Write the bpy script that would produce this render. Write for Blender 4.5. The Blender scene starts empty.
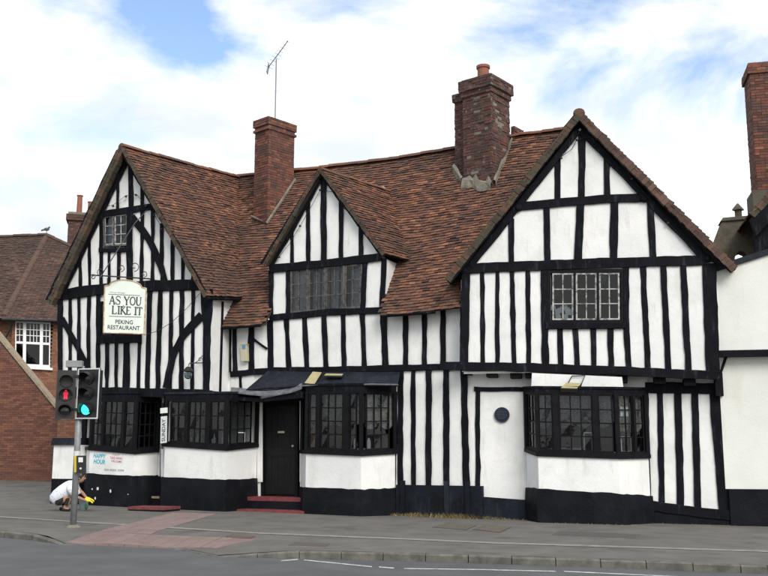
import bpy, bmesh, math, random
from mathutils import Vector, noise
from mathutils.geometry import tessellate_polygon
random.seed(7)
R = random.random
def U(a, b): return a + (b - a) * random.random()

# ------------------------------------------------------------------ camera, sky, sun, exposure
F, CX, CY, HZ, CH = 950.0, 384.0, 288.0, 450.0, 1.5
PIT = math.atan((HZ - CY) / F)
CP, SP = math.cos(PIT), math.sin(PIT)
CAM = Vector((0, 0, CH))
scene = bpy.context.scene
col = scene.collection
cd = bpy.data.cameras.new('camera'); cam = bpy.data.objects.new('camera', cd); col.objects.link(cam)
cam.location = CAM; cam.rotation_euler = (math.pi / 2 + PIT, 0, 0)
cd.sensor_fit = 'HORIZONTAL'; cd.sensor_width = 36.0; cd.lens = F / 768.0 * 36.0
cd.clip_start = 0.1; cd.clip_end = 3000
scene.camera = cam
SUN_DIR = Vector((0.36, -0.78, 0.66)).normalized()      # towards the sun
SUN_EL = math.asin(SUN_DIR.z); SUN_AZ = math.atan2(SUN_DIR.x, SUN_DIR.y)
w = bpy.data.worlds.new('World'); scene.world = w; w.use_nodes = True
nt = w.node_tree; nt.nodes.clear()
def wn(t, **k):
    n = nt.nodes.new(t)
    for a, b in k.items(): setattr(n, a, b)
    return n
out = wn('ShaderNodeOutputWorld'); bg = wn('ShaderNodeBackground'); bgc = wn('ShaderNodeBackground'); mixs = wn('ShaderNodeMixShader')
sky = wn('ShaderNodeTexSky', sky_type='NISHITA', sun_disc=False)
sky.sun_elevation = SUN_EL; sky.sun_rotation = SUN_AZ; sky.air_density = 1.0; sky.dust_density = 1.4
bg.inputs['Strength'].default_value = 0.15
nt.links.new(sky.outputs[0], bg.inputs['Color'])
tc = wn('ShaderNodeTexCoord'); mp = wn('ShaderNodeMapping')
SKY_OFF = (6.1996, 4.6432, -1.60)
mp.inputs['Scale'].default_value = (1.0, 1.0, 2.2); mp.inputs['Location'].default_value = SKY_OFF
nt.links.new(tc.outputs['Generated'], mp.inputs[0])
n1 = wn('ShaderNodeTexNoise'); n1.inputs['Scale'].default_value = 3.1; n1.inputs['Detail'].default_value = 9; n1.inputs['Roughness'].default_value = 0.56; n1.inputs['Distortion'].default_value = 0.35
nt.links.new(mp.outputs[0], n1.inputs['Vector'])
rmp = wn('ShaderNodeValToRGB'); rmp.color_ramp.elements[0].position = 0.355; rmp.color_ramp.elements[1].position = 0.49
nt.links.new(n1.outputs[0], rmp.inputs[0])
n2 = wn('ShaderNodeTexNoise'); n2.inputs['Scale'].default_value = 5.0; n2.inputs['Detail'].default_value = 7; n2.inputs['Roughness'].default_value = 0.5
nt.links.new(mp.outputs[0], n2.inputs['Vector'])
cr = wn('ShaderNodeValToRGB'); cr.color_ramp.elements[0].position = 0.36; cr.color_ramp.elements[0].color = (0.70, 0.75, 0.79, 1); cr.color_ramp.elements[1].position = 0.58; cr.color_ramp.elements[1].color = (0.98, 0.99, 1.0, 1)
nt.links.new(n2.outputs[0], cr.inputs[0]); nt.links.new(cr.outputs[0], bgc.inputs['Color']); bgc.inputs['Strength'].default_value = 0.74
nt.links.new(rmp.outputs[0], mixs.inputs[0]); nt.links.new(bg.outputs[0], mixs.inputs[1]); nt.links.new(bgc.outputs[0], mixs.inputs[2]); nt.links.new(mixs.outputs[0], out.inputs['Surface'])
sl = bpy.data.lights.new('sun', 'SUN'); sl.energy = 1.5; sl.angle = math.radians(30); sl.color = (1.0, 0.96, 0.9)
so = bpy.data.objects.new('sun', sl); col.objects.link(so); so.location = (10, -10, 30)
so.rotation_euler = (-SUN_DIR).to_track_quat('-Z', 'Y').to_euler()
vs = scene.view_settings; vs.view_transform = 'Standard'; vs.look = 'None'; vs.gamma = 1; vs.exposure = 0.80; vs.use_curve_mapping = False
scene.render.engine = 'CYCLES'

# ------------------------------------------------------------------ picture <-> place helpers (each point gets its own real distance)
def ray(u, v):
    a = (u - CX) / F; b = (CY - v) / F
    return Vector((a, CP - b * SP, SP + b * CP))
def gz(x, y):                                    # pavement level: falls gently to the right, side road climbs behind
    z = -0.012 * (x - 1.5)
    z = max(-0.35, min(0.35, z))
    return z + 0.06 * min(18.0, max(0.0, y - 28.0))
def gnd(u, v, dz=0.0):
    d = ray(u, v); z = 0.0
    for _ in range(12):
        k = (z - CH) / d.z; p = CAM + d * k; z = gz(p.x, p.y) + dz
    return p
class Pl:
    def __init__(s, p0, yaw):
        a = math.radians(yaw); s.p0 = Vector((p0[0], p0[1], 0)); s.t = Vector((math.cos(a), -math.sin(a), 0)); s.n = Vector((math.sin(a), math.cos(a), 0)); s.yaw = yaw
    def at(s, u, v, off=0.0):
        d = ray(u, v); k = ((s.p0 - CAM).dot(s.n) + off) / d.dot(s.n); return CAM + d * k
    def xyz(s, lx, off, z): return s.p0 + s.t * lx + s.n * off + Vector((0, 0, z))
    def lx(s, p): return (p - s.p0).dot(s.t)
def zv(p, v):                                    # height at which the vertical through p shows at picture row v
    b = (CY - v) / F; return CH + p.y * (b * CP + SP) / (CP - b * SP)
def at_z(p, z): return Vector((p.x, p.y, z))
def slide(p, d, u):                              # p + a*d such that it shows at picture column u
    yc = p.y * CP + (p.z - CH) * SP; dy = d.y * CP + d.z * SP; k = (u - CX) / F
    a = (k * yc - p.x) / (d.x - k * dy); return p + d * a
def hit(u, v, A, B, Cc):
    n = (B - A).cross(Cc - A); d = ray(u, v); return CAM + d * ((A - CAM).dot(n) / d.dot(n))
def ev(poly, u):
    if u <= poly[0][0]: i = 0
    elif u >= poly[-1][0]: i = len(poly) - 2
    else: i = max(k for k in range(len(poly) - 1) if poly[k][0] <= u)
    (a, b), (c, d) = poly[i], poly[i + 1]
    return b + (d - b) * (u - a) / (c - a)
def nz(x, y=0.0, z=0.0): return noise.noise(Vector((x, y, z)))

# ------------------------------------------------------------------ materials
MATS = {}
def mat(name, c, rough=0.7, noise_s=None, c2=None, bump=0.0, bump_s=None, metal=0.0, spec=0.5, island=None, stain=None, detail=6, contrast=(0.35, 0.65)):
    m = bpy.data.materials.new(name); m.use_nodes = True; t = m.node_tree; b = t.nodes['Principled BSDF']
    b.inputs['Roughness'].default_value = rough; b.inputs['Metallic'].default_value = metal; b.inputs['Specular IOR Level'].default_value = spec
    b.inputs['Base Color'].default_value = (*c, 1)
    g = t.nodes.new('ShaderNodeNewGeometry'); cur = None
    def N(ty): return t.nodes.new(ty)
    def noise_node(s, d=detail, r=0.6):
        n = N('ShaderNodeTexNoise'); n.inputs['Scale'].default_value = s; n.inputs['Detail'].default_value = d; n.inputs['Roughness'].default_value = r
        t.links.new(g.outputs['Position'], n.inputs['Vector']); return n
    if island:
        r = N('ShaderNodeValToRGB'); els = r.color_ramp.elements
        while len(els) < len(island): els.new(0.5)
        for i, (p, cc) in enumerate(island): els[i].position = p; els[i].color = (*cc, 1)
        t.links.new(g.outputs['Random Per Island'], r.inputs[0]); cur = r.outputs[0]
    if noise_s:
        n = noise_node(noise_s); r = N('ShaderNodeValToRGB')
        r.color_ramp.elements[0].position, r.color_ramp.elements[1].position = contrast
        if cur is None:
            r.color_ramp.elements[0].color = (*c, 1); r.color_ramp.elements[1].color = (*c2, 1); cur = None
            t.links.new(n.outputs[0], r.inputs[0]); cur = r.outputs[0]
        else:
            t.links.new(n.outputs[0], r.inputs[0]); mx = N('ShaderNodeMixRGB'); mx.inputs[2].default_value = (*c2, 1)
            t.links.new(r.outputs[0], mx.inputs[0]); t.links.new(cur, mx.inputs[1]); cur = mx.outputs[0]
    for st in (stain or []):                     # (scale, colour, lo, hi, amount, z-stretch)
        n = N('ShaderNodeTexNoise'); n.inputs['Scale'].default_value = st[0]; n.inputs['Detail'].default_value = 8; n.inputs['Roughness'].default_value = 0.65
        mpn = N('ShaderNodeMapping'); mpn.inputs['Scale'].default_value = (1, 1, st[5] if len(st) > 5 else 1); mpn.inputs['Location'].default_value = (st[0] * 1.7, 3.1, 5.5)
        t.links.new(g.outputs['Position'], mpn.inputs[0]); t.links.new(mpn.outputs[0], n.inputs['Vector'])
        mr = N('ShaderNodeMapRange'); mr.inputs[1].default_value = st[2]; mr.inputs[2].default_value = st[3]; mr.inputs[4].default_value = st[4]
        t.links.new(n.outputs[0], mr.inputs[0]); mx = N('ShaderNodeMixRGB'); mx.inputs[2].default_value = (*st[1], 1)
        t.links.new(mr.outputs[0], mx.inputs[0])
        if cur is not None: t.links.new(cur, mx.inputs[1])
        else: mx.inputs[1].default_value = (*c, 1)
        cur = mx.outputs[0]
    if cur is not None: t.links.new(cur, b.inputs['Base Color'])
    if bump:
        n = noise_node(bump_s or 20, 8, 0.65); bm = N('ShaderNodeBump'); bm.inputs['Strength'].default_value = 1.0; bm.inputs['Distance'].default_value = bump
        t.links.new(n.outputs[0], bm.inputs['Height']); t.links.new(bm.outputs[0], b.inputs['Normal'])
    MATS[name] = m; return m
def emit(name, c, s):
    m = bpy.data.materials.new(name); m.use_nodes = True; b = m.node_tree.nodes['Principled BSDF']
    b.inputs['Base Color'].default_value = (*c, 1); b.inputs['Emission Color'].default_value = (*c, 1); b.inputs['Emission Strength'].default_value = s; MATS[name] = m
def glass(name, tint, refl=1.0):
    m = bpy.data.materials.new(name); m.use_nodes = True; t = m.node_tree; t.nodes.clear()
    o = t.nodes.new('ShaderNodeOutputMaterial'); mx = t.nodes.new('ShaderNodeMixShader'); tr = t.nodes.new('ShaderNodeBsdfTransparent'); gl = t.nodes.new('ShaderNodeBsdfGlossy')
    fr = t.nodes.new('ShaderNodeFresnel'); fr.inputs[0].default_value = 1.52; tr.inputs[0].default_value = (*tint, 1); gl.inputs['Roughness'].default_value = 0.03
    g = t.nodes.new('ShaderNodeNewGeometry'); n = t.nodes.new('ShaderNodeTexNoise'); n.inputs['Scale'].default_value = 6; t.links.new(g.outputs['Position'], n.inputs['Vector'])
    bm = t.nodes.new('ShaderNodeBump'); bm.inputs['Distance'].default_value = 0.002; t.links.new(n.outputs[0], bm.inputs['Height']); t.links.new(bm.outputs[0], gl.inputs['Normal'])
    t.links.new(fr.outputs[0], mx.inputs[0]); t.links.new(tr.outputs[0], mx.inputs[1]); t.links.new(gl.outputs[0], mx.inputs[2]); t.links.new(mx.outputs[0], o.inputs[0]); MATS[name] = m
mat('plaster', (0.80, 0.80, 0.78), 0.85, 1.2, (0.70, 0.71, 0.70), 0.006, 14, stain=[(5, (0.48, 0.46, 0.40), 0.56, 0.76, 0.6, 0.22), (1.6, (0.60, 0.60, 0.57), 0.5, 0.7, 0.6), (24, (0.34, 0.31, 0.26), 0.69, 0.78, 0.65)])
mat('render_white', (0.74, 0.75, 0.70), 0.85, 0.9, (0.66, 0.67, 0.62), 0.004, 22, stain=[(4, (0.50, 0.49, 0.40), 0.55, 0.78, 0.5, 0.15)])
mat('timber', (0.0035, 0.0038, 0.0055), 0.7, 3.0, (0.0075, 0.008, 0.012), 0.010, 30, spec=0.10, stain=[(9, (0.05, 0.057, 0.07), 0.56, 0.76, 0.6, 0.2), (30, (0.12, 0.12, 0.115), 0.68, 0.76, 0.5, 0.3)])  # grey-blue patches: wear, plus sheen highlights painted into the colour
mat('black_paint', (0.0045, 0.005, 0.007), 0.6, 2.0, (0.009, 0.010, 0.013), 0.012, 14, spec=0.10, stain=[(4, (0.022, 0.027, 0.036), 0.55, 0.8, 0.6, 0.5), (40, (0.25, 0.25, 0.24), 0.75, 0.79, 0.6)])
mat('scuffed_black', (0.005, 0.006, 0.008), 0.65, 1.6, (0.013, 0.018, 0.028), 0.012, 14, spec=0.12, stain=[(3, (0.05, 0.06, 0.072), 0.55, 0.75, 0.6, 0.25), (40, (0.25, 0.25, 0.24), 0.74, 0.79, 0.6)])
mat('frame_black', (0.004, 0.004, 0.0055), 0.55, 6, (0.008, 0.008, 0.010), 0.004, 40, spec=0.12)
mat('peeling_white', (0.42, 0.42, 0.40), 0.8, 9, (0.10, 0.10, 0.10), 0.003, 40, contrast=(0.45, 0.6))
mat('grey_wood', (0.10, 0.095, 0.09), 0.85, 12, (0.022, 0.022, 0.024), 0.003, 40, contrast=(0.45, 0.65))
TILE = [(0.0, (0.042, 0.024, 0.020)), (0.15, (0.090, 0.043, 0.031)), (0.38, (0.140, 0.061, 0.038)), (0.6, (0.180, 0.076, 0.043)), (0.78, (0.115, 0.061, 0.043)), (0.9, (0.225, 0.097, 0.052)), (1.0, (0.28, 0.128, 0.068))]
mat('roof_tile', (0.13, 0.06, 0.04), 0.88, 0.55, (0.055, 0.036, 0.029), 0.004, 40, island=TILE, contrast=(0.42, 0.75), stain=[(5, (0.055, 0.05, 0.033), 0.58, 0.76, 0.65), (18, (0.19, 0.16, 0.11), 0.68, 0.8, 0.35)])
mat('dark_tile', (0.09, 0.055, 0.045), 0.9, 0.7, (0.06, 0.04, 0.033), 0.004, 40, island=[(0, (0.055, 0.035, 0.028)), (0.5, (0.10, 0.055, 0.042)), (1, (0.14, 0.082, 0.06))], contrast=(0.4, 0.75))
mat('mossy_tile', (0.05, 0.04, 0.028), 0.95, 5, (0.052, 0.05, 0.03), 0.012, 30, island=[(0, (0.04, 0.03, 0.024)), (0.6, (0.075, 0.055, 0.038)), (1, (0.12, 0.062, 0.04))], contrast=(0.45, 0.62))
mat('deck', (0.03, 0.02, 0.017), 0.95)
BRK = [(0, (0.06, 0.026, 0.022)), (0.25, (0.12, 0.043, 0.03)), (0.55, (0.20, 0.070, 0.042)), (0.8, (0.085, 0.045, 0.036)), (1, (0.28, 0.11, 0.06))]
mat('chimney_brick', (0.15, 0.06, 0.04), 0.9, 3, (0.07, 0.04, 0.034), 0.006, 40, island=BRK, contrast=(0.45, 0.7), stain=[(14, (0.30, 0.27, 0.22), 0.64, 0.74, 0.5)])
mat('sooty_brick', (0.10, 0.05, 0.04), 0.9, 2.5, (0.06, 0.036, 0.032), 0.006, 40, island=[(0, (0.04, 0.024, 0.022)), (0.4, (0.085, 0.038, 0.031)), (0.75, (0.14, 0.052, 0.038)), (1, (0.075, 0.05, 0.044))], contrast=(0.4, 0.75), stain=[(8, (0.24, 0.21, 0.16), 0.58, 0.68, 0.75), (3, (0.05, 0.055, 0.04), 0.6, 0.8, 0.6)])
mat('red_brick', (0.16, 0.065, 0.04), 0.9, 1.3, (0.11, 0.052, 0.04), 0.005, 40, island=[(0, (0.10, 0.04, 0.030)), (0.5, (0.17, 0.066, 0.042)), (1, (0.22, 0.095, 0.055))], contrast=(0.4, 0.8))
mat('orange_brick', (0.24, 0.11, 0.06), 0.9, 1.3, (0.18, 0.09, 0.055), 0.005, 40, island=[(0, (0.17, 0.075, 0.045)), (0.5, (0.25, 0.11, 0.06)), (1, (0.31, 0.15, 0.085))], contrast=(0.4, 0.8))
mat('mortar', (0.22, 0.20, 0.165), 0.95, 8, (0.14, 0.125, 0.10), 0.01, 30)
mat('mortar_dark', (0.12, 0.095, 0.075), 0.95, 8, (0.085, 0.065, 0.052), 0.004, 30)
mat('cement', (0.22, 0.20, 0.16), 0.95, 6, (0.13, 0.12, 0.09), 0.012, 25)
mat('pot', (0.28, 0.10, 0.06), 0.85, 5, (0.2, 0.085, 0.055))
mat('lead', (0.006, 0.0075, 0.012), 0.6, 4, (0.016, 0.020, 0.030), 0.02, 9, spec=0.2, stain=[(7, (0.07, 0.075, 0.085), 0.60, 0.75, 0.6)])
mat('lead_pale', (0.17, 0.175, 0.19), 0.6, 8, (0.07, 0.075, 0.085), 0.004, 25)
mat('asphalt', (0.074, 0.075, 0.076), 0.9, 1.2, (0.105, 0.106, 0.107), 0.006, 160, stain=[(220, (0.17, 0.17, 0.17), 0.6, 0.74, 0.6), (0.5, (0.05, 0.05, 0.052), 0.5, 0.7, 0.5), (38, (0.13, 0.132, 0.135), 0.54, 0.68, 0.5), (14, (0.042, 0.043, 0.045), 0.58, 0.72, 0.5)])
mat('pavement', (0.094, 0.088, 0.079), 0.92, 1.4, (0.142, 0.132, 0.118), 0.006, 120, stain=[(200, (0.2, 0.19, 0.18), 0.6, 0.74, 0.5), (1.8, (0.17, 0.14, 0.105), 0.58, 0.76, 0.5), (0.9, (0.045, 0.044, 0.042), 0.56, 0.66, 0.55), (60, (0.03, 0.03, 0.03), 0.66, 0.7, 0.6), (38, (0.165, 0.16, 0.15), 0.54, 0.68, 0.45), (17, (0.05, 0.048, 0.045), 0.6, 0.72, 0.55), (9, (0.15, 0.14, 0.125), 0.6, 0.75, 0.5)])
mat('kerb', (0.15, 0.145, 0.125), 0.92, 5, (0.075, 0.073, 0.062), 0.008, 50, stain=[(30, (0.06, 0.06, 0.05), 0.58, 0.7, 0.7)])
mat('edging', (0.27, 0.255, 0.22), 0.9, 6, (0.16, 0.15, 0.13), 0.002, 60)
mat('pink_slab', (0.235, 0.165, 0.15), 0.9, 2, (0.19, 0.14, 0.128), 0.003, 60, stain=[(5, (0.13, 0.105, 0.095), 0.56, 0.76, 0.6)])
mat('brown_tar', (0.10, 0.075, 0.06), 0.92, 12, (0.075, 0.065, 0.057), 0.004, 90); mat('dark_tar', (0.062, 0.06, 0.057), 0.92, 14, (0.085, 0.082, 0.078), 0.004, 90); mat('red_slab', (0.13, 0.05, 0.055), 0.9, 8, (0.10, 0.06, 0.06))
mat('road_paint', (0.55, 0.55, 0.53), 0.8, 12, (0.22, 0.22, 0.22), 0.002, 50, contrast=(0.42, 0.68))
mat('red_step', (0.22, 0.036, 0.042), 0.7, 7, (0.10, 0.028, 0.032), 0.003, 40, stain=[(14, (0.25, 0.12, 0.10), 0.6, 0.75, 0.5)])
mat('stone_step', (0.34, 0.27, 0.18), 0.9, 7, (0.24, 0.2, 0.15), 0.004, 40)
mat('cover', (0.12, 0.10, 0.075), 0.85, 5, (0.085, 0.075, 0.06), 0.006, 70)
mat('cover_rim', (0.05, 0.047, 0.042), 0.8)
mat('sign_face', (0.68, 0.74, 0.66), 0.6, 3, (0.74, 0.78, 0.71), 0.0, None, stain=[(9, (0.45, 0.46, 0.36), 0.62, 0.78, 0.5)])
mat('sign_rust', (0.42, 0.27, 0.14), 0.8, 9, (0.60, 0.54, 0.40), contrast=(0.45, 0.6))
mat('sign_ink', (0.035, 0.055, 0.055), 0.6)
mat('iron', (0.012, 0.012, 0.014), 0.5)
mat('lamp_body', (0.02, 0.02, 0.02), 0.5)
mat('flood_cream', (0.42, 0.37, 0.18), 0.5, 9, (0.34, 0.30, 0.16))
mat('meter', (0.52, 0.49, 0.33), 0.6, 5, (0.46, 0.43, 0.30))
mat('blue_ink', (0.08, 0.25, 0.50), 0.5)
mat('plaque', (0.006, 0.009, 0.020), 0.45, spec=0.2)
mat('plaque_text', (0.055, 0.07, 0.105), 0.5)
mat('cyan_text', (0.06, 0.42, 0.55), 0.5); mat('pink_text', (0.50, 0.16, 0.19), 0.5); mat('grey_text', (0.22, 0.23, 0.24), 0.5)
mat('notice', (0.62, 0.65, 0.64), 0.6)
mat('steel', (0.28, 0.29, 0.30), 0.55, 8, (0.2, 0.21, 0.215), metal=0.3, stain=[(25, (0.1, 0.1, 0.1), 0.62, 0.72, 0.5)])
mat('signal_black', (0.010, 0.010, 0.011), 0.45)
mat('border_white', (0.55, 0.57, 0.58), 0.5)
mat('lens_dark', (0.012, 0.014, 0.014), 0.15)
mat('button_yellow', (0.62, 0.46, 0.03), 0.5)
emit('red_lamp', (0.8, 0.02, 0.06), 0.45); emit('green_lamp', (0.04, 0.85, 0.58), 1.0)
mat('skin', (0.33, 0.18, 0.12), 0.6); mat('hair', (0.012, 0.010, 0.009), 0.5)
mat('shirt', (0.70, 0.72, 0.76), 0.85, 26, (0.30, 0.33, 0.42), contrast=(0.56, 0.66)); mat('trousers', (0.012, 0.012, 0.014), 0.8)
mat('glove', (0.72, 0.58, 0.03), 0.5); mat('bucket', (0.16, 0.21, 0.22), 0.5); mat('cloth_green', (0.05, 0.2, 0.12), 0.8)
mat('pigeon', (0.09, 0.095, 0.105), 0.8)
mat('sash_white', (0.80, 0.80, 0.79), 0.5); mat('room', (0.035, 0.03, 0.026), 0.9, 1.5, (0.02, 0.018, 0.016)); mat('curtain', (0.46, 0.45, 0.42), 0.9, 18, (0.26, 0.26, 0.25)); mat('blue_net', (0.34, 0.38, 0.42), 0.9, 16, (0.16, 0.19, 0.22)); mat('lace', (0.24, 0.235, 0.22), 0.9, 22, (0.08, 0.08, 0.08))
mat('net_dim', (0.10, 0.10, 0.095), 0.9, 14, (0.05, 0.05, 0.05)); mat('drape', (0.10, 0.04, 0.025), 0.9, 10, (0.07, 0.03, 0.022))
mat('stonework', (0.085, 0.075, 0.055), 0.95, 4, (0.13, 0.115, 0.085), 0.012, 22, stain=[(3, (0.05, 0.052, 0.035), 0.5, 0.75, 0.6)])
mat('dry_grass', (0.30, 0.23, 0.11), 0.9, island=[(0, (0.20, 0.15, 0.07)), (0.6, (0.36, 0.28, 0.13)), (1, (0.16, 0.18, 0.06))])
mat('wood_door', (0.006, 0.006, 0.0065), 0.5, 5, (0.011, 0.010, 0.010), 0.003, 30, spec=0.2)
mat('brass', (0.5, 0.45, 0.33), 0.35, metal=0.6)
mat('alu', (0.25, 0.25, 0.26), 0.45, metal=0.5)
mat('chip', (0.62, 0.61, 0.57), 0.9)
glass('glass', (0.72, 0.76, 0.78)); glass('glass_pale', (0.42, 0.47, 0.50))

# ------------------------------------------------------------------ mesh helpers
WL = {}
class MB:
    def __init__(s): s.v = []; s.f = []
    def add(s, vs, fs):
        b = len(s.v); s.v += [Vector(x) for x in vs]; s.f += [tuple(b + i for i in f) for f in fs]; return s
    def prism(s, pts, vec):
        n = len(pts); vec = Vector(vec)
        s.add(list(pts) + [Vector(p) + vec for p in pts], [tuple(range(n)), tuple(range(2 * n - 1, n - 1, -1))] + [(i, i + n, (i + 1) % n + n, (i + 1) % n) for i in range(n)]); return s
    def hexa(s, q):                              # 8 points: 4 of one face, 4 opposite
        s.add(q, [(0, 1, 2, 3), (7, 6, 5, 4), (0, 4, 5, 1), (1, 5, 6, 2), (2, 6, 7, 3), (3, 7, 4, 0)]); return s
    def box(s, o, ax, ay, az):                   # corner + three edge vectors
        o = Vector(o); ax = Vector(ax); ay = Vector(ay); az = Vector(az)
        return s.hexa([o, o + ax, o + ax + ay, o + ay, o + az, o + ax + az, o + ax + ay + az, o + ay + az])
    def tube(s, pts, r, n=6, caps=True):
        pts = [Vector(p) for p in pts]; rs = r if isinstance(r, (list, tuple)) else [r] * len(pts); b = len(s.v)
        for i, p in enumerate(pts):
            d = (pts[min(i + 1, len(pts) - 1)] - pts[max(i - 1, 0)]).normalized(); a = d.orthogonal().normalized()
            if abs(d.z) < 0.9: a = d.cross(Vector((0, 0, 1))).normalized()
            c = d.cross(a)
            for k in range(n):
                t = 2 * math.pi * k / n; s.v.append(p + a * (rs[i] * math.cos(t)) + c * (rs[i] * math.sin(t)))
        for i in range(len(pts) - 1):
            for k in range(n):
                k2 = (k + 1) % n; s.f.append((b + i * n + k, b + i * n + k2, b + (i + 1) * n + k2, b + (i + 1) * n + k))
        if caps: s.f.append(tuple(b + k for k in range(n))[::-1]); s.f.append(tuple(b + (len(pts) - 1) * n + k for k in range(n)))
        return s
    def lathe(s, base, prof, n=16):
        base = Vector(base); b = len(s.v)
        for (r, z) in prof:
            for k in range(n): t = 2 * math.pi * k / n; s.v.append(base + Vector((r * math.cos(t), r * math.sin(t), z)))
        for i in range(len(prof) - 1):
            for k in range(n): k2 = (k + 1) % n; s.f.append((b + i * n + k, b + i * n + k2, b + (i + 1) * n + k2, b + (i + 1) * n + k))
        s.f.append(tuple(b + k for k in range(n))[::-1]); s.f.append(tuple(b + (len(prof) - 1) * n + k for k in range(n))); return s
    def ball(s, c, r, n=8, m=6, sc=(1, 1, 1)):
        c = Vector(c); b = len(s.v)
        for i in range(m + 1):
            a = math.pi * i / m
            for k in range(n): t = 2 * math.pi * k / n; s.v.append(c + Vector((r * sc[0] * math.sin(a) * math.cos(t), r * sc[1] * math.sin(a) * math.sin(t), r * sc[2] * math.cos(a))))
        for i in range(m):
            for k in range(n): k2 = (k + 1) % n; s.f.append((b + i * n + k, b + (i + 1) * n + k, b + (i + 1) * n + k2, b + i * n + k2))
        return s
    def build(s, name, m, parent=None, label=None, cat=None, group=None, kind=None, smooth=False, recalc=True):
        xs = [v.x for v in s.v]; ys = [v.y for v in s.v]; zs = [v.z for v in s.v]
        c = Vector(((min(xs) + max(xs)) / 2, (min(ys) + max(ys)) / 2, min(zs)))
        me = bpy.data.meshes.new(name); me.from_pydata([tuple(v - c) for v in s.v], [], s.f); me.update()
        if recalc:
            b = bmesh.new(); b.from_mesh(me); bmesh.ops.recalc_face_normals(b, faces=b.faces); b.to_mesh(me); b.free()
        if smooth:
            for p in me.polygons: p.use_smooth = True
        me.materials.append(MATS[m] if isinstance(m, str) else m)
        o = bpy.data.objects.new(name, me); col.objects.link(o)
        return reg(o, c, parent, label, cat, group, kind)
def reg(o, c, parent=None, label=None, cat=None, group=None, kind=None):
    o.location = c if parent is None else c - WL[parent.name]
    if parent is not None: o.parent = parent
    WL[o.name] = Vector(c)
    if label: o['label'] = label
    if cat: o['category'] = cat
    if group: o['group'] = group
    if kind: o['kind'] = kind
    return o
def empty(name, loc, label=None, cat=None, group=None, kind=None, parent=None):
    o = bpy.data.objects.new(name, None); o.empty_display_size = 0.3; col.objects.link(o)
    return reg(o, Vector(loc), parent, label, cat, group, kind)
def text_mb(txt, fn, thick_dir=None, shear=0.0, spacing=1.0, bold=0.0):
    """lettering laid over the unit square and mapped by fn(s, t) -> point"""
    cu = bpy.data.curves.new('lettering', 'FONT'); cu.body = txt; cu.align_x = 'CENTER'; cu.shear = shear; cu.space_character = spacing; cu.offset = bold; cu.resolution_u = 3; cu.space_line = 0.9
    o = bpy.data.objects.new('lettering_tmp', cu); me = bpy.data.meshes.new_from_object(o)
    vs = [v.co.copy() for v in me.vertices]; fs = [tuple(p.vertices) for p in me.polygons]
    bpy.data.objects.remove(o); bpy.data.meshes.remove(me); bpy.data.curves.remove(cu)
    x0 = min(v.x for v in vs); x1 = max(v.x for v in vs); y0 = min(v.y for v in vs); y1 = max(v.y for v in vs)
    mb = MB(); mb.add([fn((v.x - x0) / (x1 - x0), (v.y - y0) / (y1 - y0)) for v in vs], fs); return mb

class Facet:                                     # flat-ish four-cornered face, s to the right, t upwards, o outwards
    def __init__(f, bl, br, tr, tl):
        f.c = [Vector(bl), Vector(br), Vector(tr), Vector(tl)]
        f.n = (f.c[1] - f.c[0]).cross(f.c[3] - f.c[0]).normalized()
        if f.n.dot(CAM - f.c[0]) < 0 and f.n.y > 0: f.n = -f.n
        f.w = ((f.c[1] - f.c[0]).length + (f.c[2] - f.c[3]).length) / 2; f.h = ((f.c[3] - f.c[0]).length + (f.c[2] - f.c[1]).length) / 2
    def p(f, s, t, o=0.0):
        a, b, c, d = f.c; return (a * (1 - s) + b * s) * (1 - t) + (d * (1 - s) + c * s) * t + f.n * o
    def bar(f, mb, s0, s1, t0, t1, o0, o1):
        return mb.hexa([f.p(s0, t0, o0), f.p(s1, t0, o0), f.p(s1, t1, o0), f.p(s0, t1, o0), f.p(s0, t0, o1), f.p(s1, t0, o1), f.p(s1, t1, o1), f.p(s0, t1, o1)])
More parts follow.
